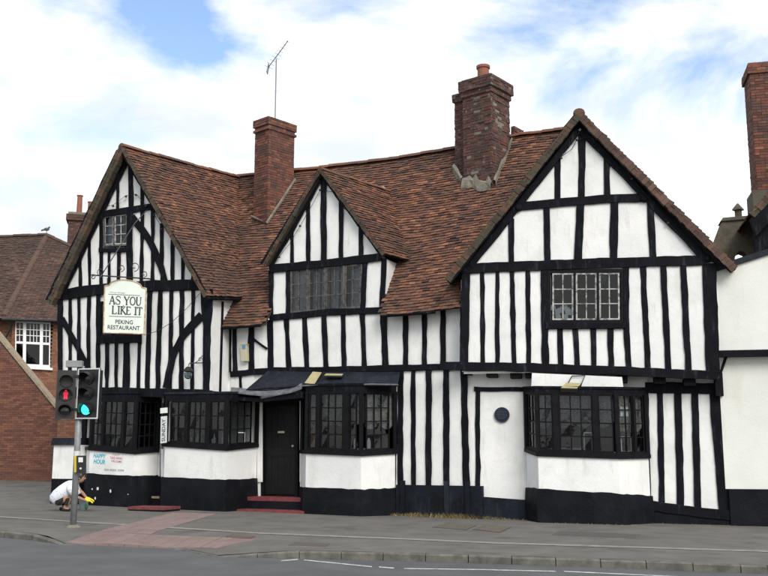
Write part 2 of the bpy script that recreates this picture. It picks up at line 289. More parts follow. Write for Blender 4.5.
def glaze(f, lights, parent, fm='frame_black', cm=None, gl='glass', fw=0.05, bw=0.026, rows=4, cwid=0.028, mull=True, o=0.0):
    """outer frame, mullions between lights, one casement frame with glazing bars per light, single panes"""
    cm = cm or fm; sw = fw / f.w; sh = fw / f.h
    mb = MB(); f.bar(mb, 0, 1, 0, sh, o - 0.05, o + 0.02); f.bar(mb, 0, 1, 1 - sh, 1, o - 0.05, o + 0.02)
    f.bar(mb, 0, sw, sh, 1 - sh, o - 0.05, o + 0.018); f.bar(mb, 1 - sw, 1, sh, 1 - sh, o - 0.05, o + 0.018)
    mb.build('window_frame', fm, parent)
    prev = None
    for (s0, s1, cols) in lights:
        if prev is not None and mull:
            m2 = MB(); f.bar(m2, prev + 0.001, s0 - 0.001, sh, 1 - sh, o - 0.05, o + 0.03); m2.build('mullion', fm, parent)
        prev = s1; t0, t1 = sh, 1 - sh; cw = cwid / f.w; chh = cwid / f.h
        mb = MB(); f.bar(mb, s0, s1, t0, t0 + chh, o - 0.03, o + 0.01); f.bar(mb, s0, s1, t1 - chh, t1, o - 0.03, o + 0.01)
        f.bar(mb, s0, s0 + cw, t0 + chh, t1 - chh, o - 0.03, o + 0.008); f.bar(mb, s1 - cw, s1, t0 + chh, t1 - chh, o - 0.03, o + 0.008)
        a0, a1, b0, b1 = s0 + cw, s1 - cw, t0 + chh, t1 - chh
        for k in range(1, cols): c = a0 + (a1 - a0) * k / cols; f.bar(mb, c - bw / 2 / f.w, c + bw / 2 / f.w, b0, b1, o - 0.02, o + 0.006)
        for k in range(1, rows): c = b0 + (b1 - b0) * k / rows; f.bar(mb, a0, a1, c - bw / 2 / f.h, c + bw / 2 / f.h, o - 0.02, o + 0.004)
        mb.build('casement', cm, parent)
        for i in range(cols):
            for j in range(rows):
                x0 = a0 + (a1 - a0) * i / cols; x1 = a0 + (a1 - a0) * (i + 1) / cols; y0 = b0 + (b1 - b0) * j / rows; y1 = b0 + (b1 - b0) * (j + 1) / rows
                q = [f.p(x0, y0, o - 0.010 + U(-.006, .006)), f.p(x1, y0, o - 0.010 + U(-.006, .006)), f.p(x1, y1, o - 0.010 + U(-.006, .006)), f.p(x0, y1, o - 0.010 + U(-.006, .006))]
                MB().add(q, [(0, 1, 2, 3) if (q[1] - q[0]).cross(q[2] - q[0]).dot(f.n) > 0 else (3, 2, 1, 0)]).build('pane', gl, parent, recalc=False)

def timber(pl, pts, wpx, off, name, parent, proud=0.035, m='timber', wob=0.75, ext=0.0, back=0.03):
    """hand-cut timber with wavering edges along a traced centre line; pts (u, v) or (u, v, width)"""
    P = [(p[0], p[1], p[2] if len(p) > 2 else wpx) for p in pts]
    L = sum(math.dist(P[i][:2], P[i + 1][:2]) for i in range(len(P) - 1)); n = max(3, int(L / 7)); sm = []
    for k in range(n + 1):
        d = L * k / n; i = 0
        while i < len(P) - 2 and d > math.dist(P[i][:2], P[i + 1][:2]): d -= math.dist(P[i][:2], P[i + 1][:2]); i += 1
        l = math.dist(P[i][:2], P[i + 1][:2]); t = d / l
        sm.append([P[i][j] + (P[i + 1][j] - P[i][j]) * t for j in range(3)])
    if ext:
        for a, b in ((0, 1), (-1, -2)):
            l = math.dist(sm[a][:2], sm[b][:2]); 
            for j in (0, 1): sm[a][j] += (sm[a][j] - sm[b][j]) / l * ext
    sd = U(0, 90); mb = MB(); N = len(sm); po = proud + U(-0.008, 0.008)
    for k, (u, v, wd) in enumerate(sm):
        a = sm[max(k - 1, 0)]; b = sm[min(k + 1, N - 1)]; dx, dy = b[0] - a[0], b[1] - a[1]; l = math.hypot(dx, dy); px, py = -dy / l, dx / l
        hl = wd / 2 + wob * nz(sd, k * 0.42) + 0.28 * wob * U(-1, 1); hr = wd / 2 + wob * nz(sd + 40, k * 0.42) + 0.28 * wob * U(-1, 1)
        for (h, o) in ((hl, off + back), (hl, off - po + 0.012), (hl - 0.5, off - po), (-hr + 0.5, off - po), (-hr, off - po + 0.012), (-hr, off + back)):
            mb.v.append(pl.at(u + px * h, v + py * h, o))
    for k in range(N - 1):
        for j in range(5): mb.f.append((k * 6 + j, k * 6 + j + 1, k * 6 + 7 + j, k * 6 + 6 + j))
    mb.f.append(tuple(range(6))); mb.f.append(tuple(range((N - 1) * 6, N * 6))[::-1])
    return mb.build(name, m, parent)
def panel(pl, poly, off, parent, m='plaster', thick=0.03, name='infill_panel'):
    pts = [pl.at(u, v, off + U(-0.004, 0.004)) for u, v in poly]
    return MB().prism(pts, pl.n * thick).build(name, m, parent)
def row(pl, top, bot, studs, off, parent, e=1.2, m='plaster', wob=0.75):
    """a storey band: upright studs (u top, u bottom, width; width 0 = only an edge) and a plaster panel between each two"""
    for i, s in enumerate(studs):
        ut, ub, wd = s
        if wd > 0: timber(pl, [(ut, ev(top, ut)), (ub, ev(bot, ub))], wd, off, 'stud', parent, ext=1.0, wob=wob)
        if i + 1 < len(studs):
            t2, b2, w2 = studs[i + 1]; l0, l1 = ut + wd / 2 - (e if wd else 0), ub + wd / 2 - (e if wd else 0); r0, r1 = t2 - w2 / 2 + (e if w2 else 0), b2 - w2 / 2 + (e if w2 else 0)
            P = [(l1, ev(bot, l1) + 1), (r1, ev(bot, r1) + 1)]
            if ev(top, r0) < ev(bot, r0) - 0.5: P.append((r0, ev(top, r0) - 0.5))
            P += [(p[0], p[1] - 0.5) for p in top[::-1] if l0 < p[0] < r0]
            if ev(top, l0) < ev(bot, l0) - 0.5: P.append((l0, ev(top, l0) - 0.5))
            if len(P) >= 3: panel(pl, P, off, parent, m)
def wall(pl, outer, holes, off, parent, name, m='plaster', thick=0.22):
    """wall sheet with window openings and reveals"""
    rings = [[pl.at(u, v, off) for u, v in outer]] + [[pl.at(u, v, off) for u, v in h] for h in holes]
    flat = [p for r in rings for p in r]; loc = [[Vector((pl.lx(p), p.z, 0)) for p in r] for r in rings]
    tri = tessellate_polygon(loc); mb = MB(); n = len(flat)
    mb.add(flat + [p + pl.n * thick for p in flat], [tuple(t) for t in tri] + [tuple(i + n for i in t[::-1]) for t in tri]); b = 0
    for r in rings:
        k = len(r)
        for i in range(k): mb.f.append((b + i, b + (i + 1) % k, b + (i + 1) % k + n, b + i + n))
        b += k
    return mb.build(name, m, parent)

def tiles(E0, E1, R0, R1, parent, name='roof_tiles', m='roof_tile', gauge=0.096, tw=0.17, sag=0.0, und=0.03, skip=None):
    """plain tiles laid in courses on the surface between eave E0-E1 and ridge R0-R1 (lists or points)"""
    E = E0 if isinstance(E0, list) else [E0, E1]; Rr = R0 if isinstance(R0, list) else [R0, R1]
    def pol(A, s):
        x = s * (len(A) - 1); i = min(int(x), len(A) - 2); return A[i].lerp(A[i + 1], x - i)
    L = max((E[0] - E[-1]).length, (Rr[0] - Rr[-1]).length); H = ((E[0] - Rr[0]).length + (E[-1] - Rr[-1]).length) / 2
    nrm = (E[-1] - E[0]).cross(Rr[0] - E[0]).normalized()
    if nrm.z < 0: nrm = -nrm
    sd = U(0, 50)
    def S(s, t):
        p = pol(E, s).lerp(pol(Rr, s), t)
        k = min(1, 6 * t * (1 - t) + 0.25)
        return p + nrm * (und * k * nz(p.x * 0.7 + sd, p.y * 0.7, p.z * 0.7) + und * 0.4 * nz(p.x * 2.1, p.y * 2.1 + sd, p.z * 2.1) - sag * 4 * t * (1 - t))
    nc = int(L / tw); nr = int(H / gauge); mb = MB()
    for j in range(nr):
        rowz = U(-0.003, 0.003)
        for i in range(-1, nc + 1):
            a = (i + (0.5 if j % 2 else 0.0) + 0.02 * U(-1, 1)) / nc; b = a + 0.955 / nc
            a = max(0.0, a); b = min(1.0, b)
            if b - a < 0.2 / nc: continue
            j1 = U(-0.12, 0.12); t0 = (j + j1) / nr; t1 = min(1.0, (j + 1.5) / nr); t0 = max(t0, -0.02)
            h = 0.030 + rowz + U(-0.008, 0.012); d = U(-0.007, 0.007); th = 0.024
            p0, p1, p2, p3 = S(a, t0), S(b, t0), S(b, t1), S(a, t1)
            if skip and skip((p0 + p1) / 2): continue
            q = [p0 + nrm * (h + d), p1 + nrm * (h - d), p2 - nrm * 0.004, p3 - nrm * 0.004]
            mb.add(q + [p0 + nrm * (h + d - th), p1 + nrm * (h - d - th)], [(0, 1, 2, 3), (4, 5, 1, 0), (0, 3, 4), (1, 5, 2)])
    o = mb.build(name, m, parent, kind='stuff')
    n = 14 if not skip else 60; mr = 4 if not skip else 30; dk = MB()
    for j in range(mr + 1):
        for i in range(n + 1): dk.v.append(S(i / n, j / mr) - nrm * 0.035)
    for j in range(mr):
        for i in range(n):
            if not (skip and skip(S((i + .5) / n, (j + .5) / mr))): dk.f.append((j * (n + 1) + i, j * (n + 1) + i + 1, (j + 1) * (n + 1) + i + 1, (j + 1) * (n + 1) + i))
    dk.build('roof_deck', 'deck', parent)
    return S, nrm
def ridge_tiles(pts, parent, r=0.12, ln=0.32, m='roof_tile'):
    for i in range(len(pts) - 1):
        a, b = pts[i], pts[i + 1]; n = max(1, round((b - a).length / ln)); d = (b - a) / n; dn = d.normalized(); sx = dn.cross(Vector((0, 0, 1))).normalized(); up = sx.cross(dn)
        for k in range(n):
            p = a + d * k + Vector((0, 0, U(-0.012, 0.012))); rr = r * U(0.95, 1.05); mb = MB()
            for q, rad in ((p, rr * 1.04), (p + d * 1.06, rr * 0.97)):
                for j in range(7): t = math.pi * (j / 6) ; mb.v.append(q + sx * (rad * math.cos(t)) + up * (rad * 0.85 * math.sin(t) - 0.05))
            mb.f = [(j, j + 1, j + 8, j + 7) for j in range(6)] + [tuple(range(7)), tuple(range(13, 6, -1))]
            mb.build('ridge_tile', m, parent)
def verge(A, B, outv, parent, m='mossy_tile', h=0.11, dep=0.10, name='verge_tiles'):
    """tile ends bedded along a gable edge from A (eave) to B (apex); outv points out of the gable"""
    d = B - A; n = int(d.length / 0.105); up = outv.cross(d).normalized()
    if up.z < 0: up = -up
    mb = MB(); st = d / n
    for k in range(n):
        o = A + st * k - up * (h * 0.7 + U(-.01, .01)) + outv * U(-0.012, 0.012)
        mb.hexa([o, o + st * 0.97, o + st * 0.97 + up * (h * 0.93), o + up * (h + U(0, .015)), o - outv * dep, o + st * 0.97 - outv * dep, o + st * 0.97 + up * (h * 0.93) - outv * dep, o + up * h - outv * dep])
    mb.build(name, m, parent, kind='stuff')
def bricks(mb, a, b, z0, z1, nrm, dep=0.10, bl=0.225, ch=0.075, jit=0.004, inset0=0.0, top=None, bot=None):
    """bricks of one wall face from a to b (plan), courses z0..z1; top(f)/bot(f) clip the courses by fraction along"""
    d = (b - a); L = d.length; d.normalize(); j = 0; z = z0
    while z < z1 - 0.02:
        x = -bl * (0.5 if j % 2 else 0.0) + (0.0 if j % 2 else inset0)
        while x < L - 0.01:
            x0 = max(x, 0.0 if j % 2 else inset0); l = bl if (R() < 0.75) else bl / 2; x1 = min(x + l, L); x += l
            if x1 - x0 < 0.03: continue
            fm = (x0 + x1) / 2 / L
            if top and z + ch > top(fm): continue
            if bot and z < bot(fm): continue
            o = a + d * (x0 + 0.005) + Vector((0, 0, z - a.z + 0.005)) + nrm * U(-jit, jit)
            mb.box(o, d * (x1 - x0 - 0.010), -nrm * dep, Vector((0, 0, ch - 0.010)))
        z += ch; j += 1
def stack(name_parent, corners, z0, z1, m='chimney_brick', mm='mortar_dark', bot=None, jit=0.005):
    """brick shaft on a 4-cornered plan"""
    cs = [Vector((c.x, c.y, z0)) for c in corners]; ctr = sum(cs, Vector()) / 4; mb = MB()
    for i in range(4):
        a, b = cs[i], cs[(i + 1) % 4]; n = (b - a).cross(Vector((0, 0, 1))).normalized()
        if n.dot((a + b) / 2 - ctr) < 0: n = -n
        bricks(mb, a, b, z0, z1, n, inset0=0.10 if i % 2 else 0.0, jit=jit)
    mb.build('brickwork', m, name_parent, kind='stuff')
    core = [ctr + (c - ctr) * (1 - 0.012 / (c - ctr).length * 1.4) for c in cs]
    MB().prism(core, (0, 0, z1 - z0 - 0.01)).build('mortar_core', mm, name_parent)

# ------------------------------------------------------------------ planes of the place
H0 = gnd(462, 518)
PC = Pl(H0, 24.0)                                # middle range and left wing
PR = Pl(H0, 12.0)                                # right wing, turned a little
LO, LG = -0.95, -0.45                            # left wing: jettied storey, ground floor
RO = -0.42                                       # right wing jetty
ZUP = Vector((0, 0, 1))

# ------------------------------------------------------------------ ground, road, pavement, kerb
KPX = [(-420, 488), (-200, 508.5), (-60, 525), (0, 531), (44, 535), (62, 538.5)]            # top front edge of the left kerb
DPX = [(62, 538.5), (112, 542.2), (165, 546), (216, 549.6)]                                 # dropped kerb
QPX = [(216, 549.6), (330, 551.6), (430, 554.2), (520, 557), (640, 561), (768, 566), (900, 571.5), (1150, 583), (1700, 612)]
def flat(p): return Vector((p.x, p.y, 0))
kl = [flat(gnd(*p)) for p in KPX]; kd = [flat(gnd(u, v, -0.09 * math.sin(math.pi * min(1, max(0, (u - 62) / 154))) ** 0.5)) for u, v in DPX]; kr = [flat(gnd(*p)) for p in QPX]
kline = kl[:-1] + kd[:-1] + kr
def drop(p):                                     # how far the pavement dips towards the dropped kerb
    best = 9; 
    for a, b in zip(kd[:-1], kd[1:]):
        d = b - a; t = max(0, min(1, (flat(p) - a).dot(d) / d.length_squared)); q = a + d * t; l = (flat(p) - q).length
        if l < best: best = l
    return -0.10 * max(0.0, 1 - best / 1.3) ** 1.3 if best < 1.3 else 0.0
def pz(x, y): return gz(x, y) + drop(Vector((x, y, 0)))
def onpav(u, v, dz=0.0):
    p = gnd(u, v)
    for _ in range(4): p = gnd(u, v, drop(p) + dz)
    return p
# road: one sheet to the horizon
xs = [-600, -200, -80] + [-40 + 2 * i for i in range(41)] + [80, 200, 600]; ys = [-400, -100, -30] + [-10 + 2 * i for i in range(36)] + [100, 250, 900]
mb = MB()
for y in ys:
    for x in xs: mb.v.append(Vector((x, y, gz(x, y) - 0.108)))
nx = len(xs)
for j in range(len(ys) - 1):
    for i in range(nx - 1): mb.f.append((j * nx + i, j * nx + i + 1, (j + 1) * nx + i + 1, (j + 1) * nx + i))
mb.build('road', 'asphalt', None, kind='structure', smooth=True)
def resample(pts, step):
    out = [pts[0]]; 
    for a, b in zip(pts[:-1], pts[1:]):
        n = max(1, int((b - a).length / step)); out += [a.lerp(b, k / n) for k in range(1, n + 1)]
    return out
kfine = resample(kline, 0.3); mb = MB(); offs = [0.13, 0.3, 0.5, 0.75, 1.05, 1.4, 2.2, 3.5, 5, 7, 10, 14, 18, 24, 40, 90]
back = Vector((0.15, 1.0, 0)).normalized()
for o in offs:
    for p in kfine: q = p + back * o; mb.v.append(Vector((q.x, q.y, pz(q.x, q.y))))
nx = len(kfine)
for j in range(len(offs) - 1):
    for i in range(nx - 1): mb.f.append((j * nx + i, j * nx + i + 1, (j + 1) * nx + i + 1, (j + 1) * nx + i))
pav = mb.build('pavement', 'pavement', None, kind='structure', smooth=True)
kerb = empty('kerb', kr[0], kind='structure')
def kerb_run(pts, ln, low):
    total = [0]
    for a, b in zip(pts[:-1], pts[1:]): total.append(total[-1] + (b - a).length)
    def P(d):
        i = max(k for k in range(len(total) - 1) if total[k] <= d); t = (d - total[i]) / (total[i + 1] - total[i]); return pts[i].lerp(pts[i + 1], min(1, t))
    d = 0.0
    while d < total[-1] - 0.05:
        e = min(d + ln, total[-1]); a, b = P(d + 0.006), P(e - 0.006); ja = U(-.008, .008)
        za, zb = pz(a.x, a.y) + U(-.006, .006), pz(b.x, b.y) + U(-.006, .006)
        if low: za += 0.004; zb += 0.004
        q = []
        for p, z in ((a, za), (b, zb)): q.append([Vector((p.x, p.y + ja, -0.3)), Vector((p.x, p.y + ja, z - 0.02)), Vector((p.x, p.y + 0.025 + ja, z)), Vector((p.x + back.x * .14, p.y + .135 + ja, z)), Vector((p.x + back.x * .14, p.y + .135 + ja, -0.3))])
        m2 = MB(); m2.add(q[0] + q[1], [(0, 1, 2, 3, 4), (9, 8, 7, 6, 5)] + [(i, (i + 1) % 5, (i + 1) % 5 + 5, i + 5) for i in range(5)])
        m2.build('kerb_stone', 'kerb', kerb); d = e
kerb_run(kl, 0.75, 0); kerb_run(kd, 0.9, 1); kerb_run(kr[:6], 0.62, 0); kerb_run(kr[5:], 0.9, 0)
# pale edging strip along the pavement
EPX = [(-200, 503), (0, 517), (100, 523.4), (260, 533.4), (400, 539), (500, 543.4), (640, 547.6), (768, 551.6), (1000, 559)]
es = resample([flat(onpav(*p)) for p in EPX], 0.5); mb = MB()
for p in es:
    for dy in (-0.14, 0.14): mb.v.append(Vector((p.x, p.y + dy, pz(p.x, p.y) + 0.006)))
mb.f = [(2 * i, 2 * i + 2, 2 * i + 3, 2 * i + 1) for i in range(len(es) - 1)]
mb.build('edging_strip', 'edging', None, kind='structure')
# pink tactile slabs
tp = empty('tactile_paving', onpav(160, 538), kind='structure')
def inpoly(u, v, P):
    c = False
    for i in range(len(P)):
        (x1, y1), (x2, y2) = P[i], P[i - 1]
        if (y1 > v) != (y2 > v) and u < (x2 - x1) * (v - y1) / (y2 - y1) + x1: c = not c
    return c
def proj(p):
    yc = p.y * CP + (p.z - CH) * SP; up = -p.y * SP + (p.z - CH) * CP; return CX + F * p.x / yc, CY - F * up / yc
def slab_field(px, n, m):
    q = [flat(onpav(*p)) for p in px]
    def Q(s, t): return q[0].lerp(q[1], s).lerp(q[3].lerp(q[2], s), t)
    bl = MB()
    for i in range(n):
        for j in range(m):
            c = [Q((i + .012) / n, (j + .012) / m), Q((i + .988) / n, (j + .012) / m), Q((i + .988) / n, (j + .988) / m), Q((i + .012) / n, (j + .988) / m)]
            MB().prism([Vector((p.x, p.y, pz(p.x, p.y) + .007 + U(-.001, .002))) for p in c], (0, 0, -.05)).build('paving_slab', 'pink_slab', tp)
            for a in range(5):
                for b in range(5):
                    p = Q((i + (a + .5) / 5) / n, (j + (b + .5) / 5) / m); z = pz(p.x, p.y) + .008; r = .012
                    bl.add([(p.x - r, p.y - r, z), (p.x + r, p.y - r, z), (p.x + r, p.y + r, z), (p.x - r, p.y + r, z), (p.x, p.y, z + .006)], [(0, 1, 4), (1, 2, 4), (2, 3, 4), (3, 0, 4)])
    bl.build('blisters', 'pink_slab', tp, kind='stuff')
slab_field([(173, 512.8), (217, 514), (151, 534.2), (101, 531)], 3, 16); slab_field([(100.6, 531.2), (222, 537.6), (200, 547.6), (66, 538.8)], 9, 5); slab_field([(222.6, 537.7), (257, 540), (216, 548.4), (200.6, 547.6)], 3, 5)
def patch(px, m):                                # trench repairs in the tarmac
    MB().prism([onpav(u, v) + ZUP * .005 for u, v in px], (0, 0, -.03)).build('pavement_patch', m, None, kind='structure')
patch([(295, 542.4), (330, 543.6), (326, 546.6), (288, 545.4)], 'brown_tar'); patch([(226, 536), (256, 536.4), (250, 538.4), (228, 537.6)], 'red_slab'); patch([(560, 531), (640, 534.5), (636, 538.5), (552, 535)], 'dark_tar')
# road markings
def marking(pts, wd):
    P = resample([flat(gnd(u, v, -0.108)) for u, v in pts], 0.5); mb = MB()
    for p in P:
        for dy in (-wd / 2, wd / 2): mb.v.append(Vector((p.x, p.y + dy, gz(p.x, p.y) - 0.108 + 0.004)))
    mb.f = [(2 * i, 2 * i + 2, 2 * i + 3, 2 * i + 1) for i in range(len(P) - 1)]
    mb.build('road_marking', 'road_paint', None, kind='structure')
marking([(281, 561), (298, 559.6)], 0.12); marking([(304, 560.2), (372, 567)], 0.10); marking([(379, 567.2), (394, 568.4)], 0.12)
marking([(404, 568.8), (480, 569.8), (556, 571.6)], 0.09); marking([(564, 571.6), (650, 575.6), (760, 581)], 0.10)
# access covers in the pavement
def cover(px, label):
    q = [onpav(u, v) for u, v in px]; c = sum(q, Vector()) / 4; root = empty('access_cover', c, label, 'manhole cover', 'access covers in the pavement')
    mb = MB(); mb.prism([p + ZUP * 0.004 for p in q], (0, 0, -0.03)); mb.build('rim', 'cover_rim', root)
    mb = MB(); mb.prism([c + (p - c) * 0.94 + ZUP * 0.010 for p in q], (0, 0, -0.03)); mb.build('lid', 'cover', root)
    for s in (0.3, -0.3):
        m = c + (q[1] - q[0]) * s; MB().box(m + Vector((-.03, -.02, .0095)), (.06, 0, 0), (0, .04, 0), (0, 0, .003)).build('key_hole', 'cover_rim', root)
cover([(432, 527.4), (466, 530.2), (477, 525.8), (444, 523.4)], 'square brown access cover in the pavement nearest the middle bay window')
cover([(472, 529.4), (500, 533), (512, 527), (485, 524.6)], 'square brown access cover in the pavement below the round plaque')

# ------------------------------------------------------------------ the timber-framed building
B = empty('timber_framed_building', H0, 'long black and white timber-framed restaurant with brown tiled gables', 'building')
# --- roofs ---------------------------------------------------------------
# main range
eL, eM, eR = PC.at(221, 327, -0.38), PC.at(385, 316, -0.38), PC.at(462, 308.5, -0.38)
RD = 3.0
rpx = [(238, 177), (320, 168.5), (400, 158.5), (455, 149), (520, 135.5), (566, 130)]
rp = [PC.at(u, v, RD) for u, v in rpx]
roof = empty('roof', PC.xyz(-4, 3, 4.6), parent=B)
elx0, elx1 = PC.lx(eL), 1.6
def ez(lx): return eL.z + (eR.z - eL.z) * (lx - elx0) / (PC.lx(eR) - elx0)
NS = 20; lx0 = -8.0; rl = [(PC.lx(p), p.z) for p in rp]
Elist = [PC.xyz(lx0 + (elx1 + 1.0 - lx0) * i / NS, -0.38, ez(lx0 + (elx1 + 1.0 - lx0) * i / NS) + 0.03 * math.sin(i * 0.9)) for i in range(NS + 1)]
Rlist = [PC.xyz(lx0 + (elx1 + 1.0 - lx0) * i / NS, RD, ev(rl, lx0 + (elx1 + 1.0 - lx0) * i / NS)) for i in range(NS + 1)]
dA, dB = PC.lx(PC.at(269.5, 290, 0)), PC.lx(PC.at(387, 285, 0)); GWa, GWb = PR.at(446, 279, RO - 0.24), PR.at(579, 112, RO - 0.24); wxl = PR.lx(PR.at(462, 320, RO)) - 0.02
def roof_skip(p):                                # keep the main slope out of the dormer and of the right wing
    l, o = PC.lx(p), (p - PC.p0).dot(PC.n); lr = PR.lx(p); la, lb = PR.lx(GWa), PR.lx(GWb)
    if l < elx0 and o < 0.3: return True
    if dA + .06 < l < dB - .02 and o < 0.9: return True
    lim = la + (lb - la) * (p.z - GWa.z) / (GWb.z - GWa.z) + 0.25
    return lr > (wxl if p.z < GWa.z - 0.1 else max(lim, wxl))
tiles(Elist, None, Rlist, None, roof, sag=0.05, und=0.05, skip=roof_skip)
ridge_tiles([PC.xyz(rl[0][0], RD, rl[0][1] + .03)] + [p + ZUP * 0.03 for p in rp[1:]], roof)
bk = [p + ZUP * -.02 for p in Rlist[::4]]; bk2 = [PC.xyz(PC.lx(p), 6.4, 4.7) for p in bk]
mb = MB(); mb.v = bk + bk2; n = len(bk); mb.f = [(i, i + 1, n + i + 1, n + i) for i in range(n - 1)]; mb.build('rear_slope', 'roof_tile', roof)
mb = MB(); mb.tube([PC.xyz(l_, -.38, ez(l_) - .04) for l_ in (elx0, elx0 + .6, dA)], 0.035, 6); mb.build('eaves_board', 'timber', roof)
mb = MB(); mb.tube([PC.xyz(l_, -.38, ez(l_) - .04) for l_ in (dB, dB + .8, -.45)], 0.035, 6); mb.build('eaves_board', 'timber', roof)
# lead soaker where the dormer ridge dies into the roof
p = hit(383, 190, Elist[10], Elist[14], Rlist[12]); MB().ball(p + PC.n * -0.03, 0.09, 6, 4, (1.1, 0.5, 1.0)).build('lead_flashing', 'notice', roof)
# left wing roof
A0 = PC.at(121, 145, LO - 0.32); A1 = PC.xyz(PC.lx(PC.at(238, 177, RD)) + .05, RD, PC.at(238, 177, RD).z); 
LE0 = PC.at(206, 296, LO - 0.32); LE1 = PC.at(250, 297.5, 0.55); LE1 = LE1 + (LE1 - LE0).normalized() * 0.9
LW0 = PC.at(48, 303, LO - 0.32); LW1 = LW0 + (A1 - A0)
lroof = empty('gable_roof', (A0 + A1) / 2, parent=B)
tiles([LE0, LE1], None, [A0, A1 + (A1 - A0).normalized() * 0.1], None, lroof, sag=0.06, und=0.06)
tiles([LW1, LW0], None, [A1, A0], None, lroof, name='far_roof_tiles', und=0.03)
ridge_tiles([A0, A0.lerp(A1, 0.5) + ZUP * -0.02, A1], lroof, r=0.11)
on = -PC.n
verge(LW0, A0, on, lroof, h=0.20, dep=0.16); verge(LE0, A0, on, lroof, h=0.10, dep=0.10)
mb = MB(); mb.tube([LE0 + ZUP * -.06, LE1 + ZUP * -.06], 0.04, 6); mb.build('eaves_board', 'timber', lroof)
# dormer roof
D0 = PC.at(320, 168, -0.20); D1 = PC.at(388, 190, 2.25); DE0 = PC.at(384, 254, -0.20); DW0 = PC.at(263, 265, -0.20)
DE1 = DE0 + (D1 - D0) * 0.9 ; DW1 = DW0 + (D1 - D0) * 0.9
droof = empty('dormer_roof', (D0 + D1) / 2, parent=B)
tiles([DE0, DE1], None, [D0, D0 + (D1 - D0) * 0.98], None, droof, und=0.03, sag=0.02)
tiles([DW1, DW0], None, [D0 + (D1 - D0) * 0.98, D0], None, droof, name='far_roof_tiles', und=0.02)
ridge_tiles([D0, D1], droof, r=0.09); verge(DW0, D0, on, droof, h=0.10, dep=0.10); verge(DE0, D0, on, droof, h=0.10, dep=0.10)
# right wing roof
onr = -PR.n
G0 = PR.at(579, 112, RO - 0.24); G1 = G0 + PR.n * 7.0; GW0 = PR.at(446, 279, RO - 0.24); GE0 = PR.at(736, 268, RO - 0.24)
rroof = empty('gable_roof', (G0 + G1) / 2, parent=B)
tiles([GE0, GE0 + PR.n * 7], None, [G0, G1], None, rroof, und=0.05, name='far_roof_tiles'); tiles([GW0 + PR.n * 7, GW0], None, [G1, G0], None, rroof, und=0.04, name='far_roof_tiles')
ridge_tiles([G0 + ZUP * .02, G1], rroof, r=0.13); verge(GW0, G0, onr, rroof, h=0.16, dep=0.12); 
verge(GE0, G0, onr, rroof, h=0.18, dep=0.14, m='dark_tile')
# --- left wing, jettied gable --------------------------------------------
JL = [(58, 388), (130, 389), (208, 391)]
barL = [(48, 303), (120, 147)]; 
gL = [(60, 388), (58, 296), (66, 284), (90, 238), (106, 205), (127, 162), (146, 194), (168, 231), (190, 266), (206, 291), (208, 390)]
WL1 = [(103, 215), (129, 212), (129, 247), (103, 248)]; WL2 = [(99, 303), (139, 301), (139, 338), (99, 339)]
lw = wall(PC, gL, [WL1, WL2], LO + 0.03, B, 'gable_wall')
tie = [(57, 295.5), (98, 289.5), (156, 285.5), (204, 284.5)]; tieT = [(57, 290), (98, 284), (156, 280), (204, 279)]; tieB = [(57, 301), (98, 295), (156, 292), (204, 291)]
inL = [(64, 290), (127.5, 163), (205, 291)]
colr = [(103, 214), (152, 206.5)]; colT = [(103, 211.5), (153, 203.5)]; colB = [(100, 217.5), (156, 209)]
row(PC, inL, colT, [(105.5, 105.5, 0), (117.7, 117.7, 3.2), (130.5, 131, 5), (142, 142, 3.6), (151, 151, 0)], LO, lw)
row(PC, inL, tieT, [(66, 66, 0), (80, 80.5, 3.6), (89.3, 89.7, 3.4), (101.2, 101, 4)], LO, lw)
row(PC, [(100, 252), (130, 251.5)], tieT, [(101, 101, 0), (109.3, 109, 3.2), (118.8, 118.5, 3.6), (128, 128, 0)], LO, lw)
timber(PC, [(129.5, 208), (129.5, 284)], 6.5, LO, 'post', lw, proud=0.045)
ctop = [(128, 213), (150, 208.5), (150.5, 207), (205, 291)]
row(PC, ctop, tieT, [(131, 131, 0), (142, 141.5, 4), (152.7, 152.5, 3.6), (161.8, 161.8, 3.6), (172.4, 172.6, 4), (182.6, 182.6, 3.2), (192.3, 192.4, 3), (198, 198, 0)], LO, lw)
timber(PC, [(131, 217, 8), (140, 226.5, 7.5), (148, 238, 7), (155, 251, 6.5), (160.5, 265, 6.5), (165, 281, 6.5)], 7, LO - 0.006, 'brace', lw, proud=0.045)
timber(PC, colr, 6.5, LO, 'collar_beam', lw, proud=0.05)
timber(PC, tie, 11, LO, 'tie_beam', lw, proud=0.055, wob=0.8)
timber(PC, [(98.5, 250.3), (130, 249.3)], 4.5, LO, 'window_sill_beam', lw, proud=0.06)
row(PC, tieB, JL, [(61, 60.5, 4), (70.3, 69.8, 3.6), (79, 78.6, 3.6), (88.8, 88.3, 4), (98.2, 98, 4.5)], LO, lw)
row(PC, [(97, 343.5), (140, 342.5)], JL, [(98.2, 98, 0), (107, 106.8, 4), (116.2, 116, 3.4), (126.5, 126.3, 7), (139.6, 138.5, 4)], LO, lw)
timber(PC, [(139.8, 292), (139.6, 344)], 4, LO, 'stud', lw)
row(PC, tieB, JL, [(139.8, 138, 0), (150, 147, 5), (160.3, 157.5, 5), (171.3, 170, 4.4), (181.8, 181.2, 5), (193.2, 192.3, 3.8), (204, 206, 0)], LO, lw)
timber(PC, [(97, 340.6), (141, 339.4)], 7, LO, 'window_sill_beam', lw, proud=0.07)
timber(PC, [(61.5, 318), (75, 342), (88, 368)], 6, LO - 0.006, 'brace', lw, proud=0.045)
timber(PC, [(202, 315, 8), (185, 332.5, 7.5), (173.5, 354, 7), (165.5, 388, 6.5)], 7, LO - 0.006, 'brace', lw, proud=0.045)
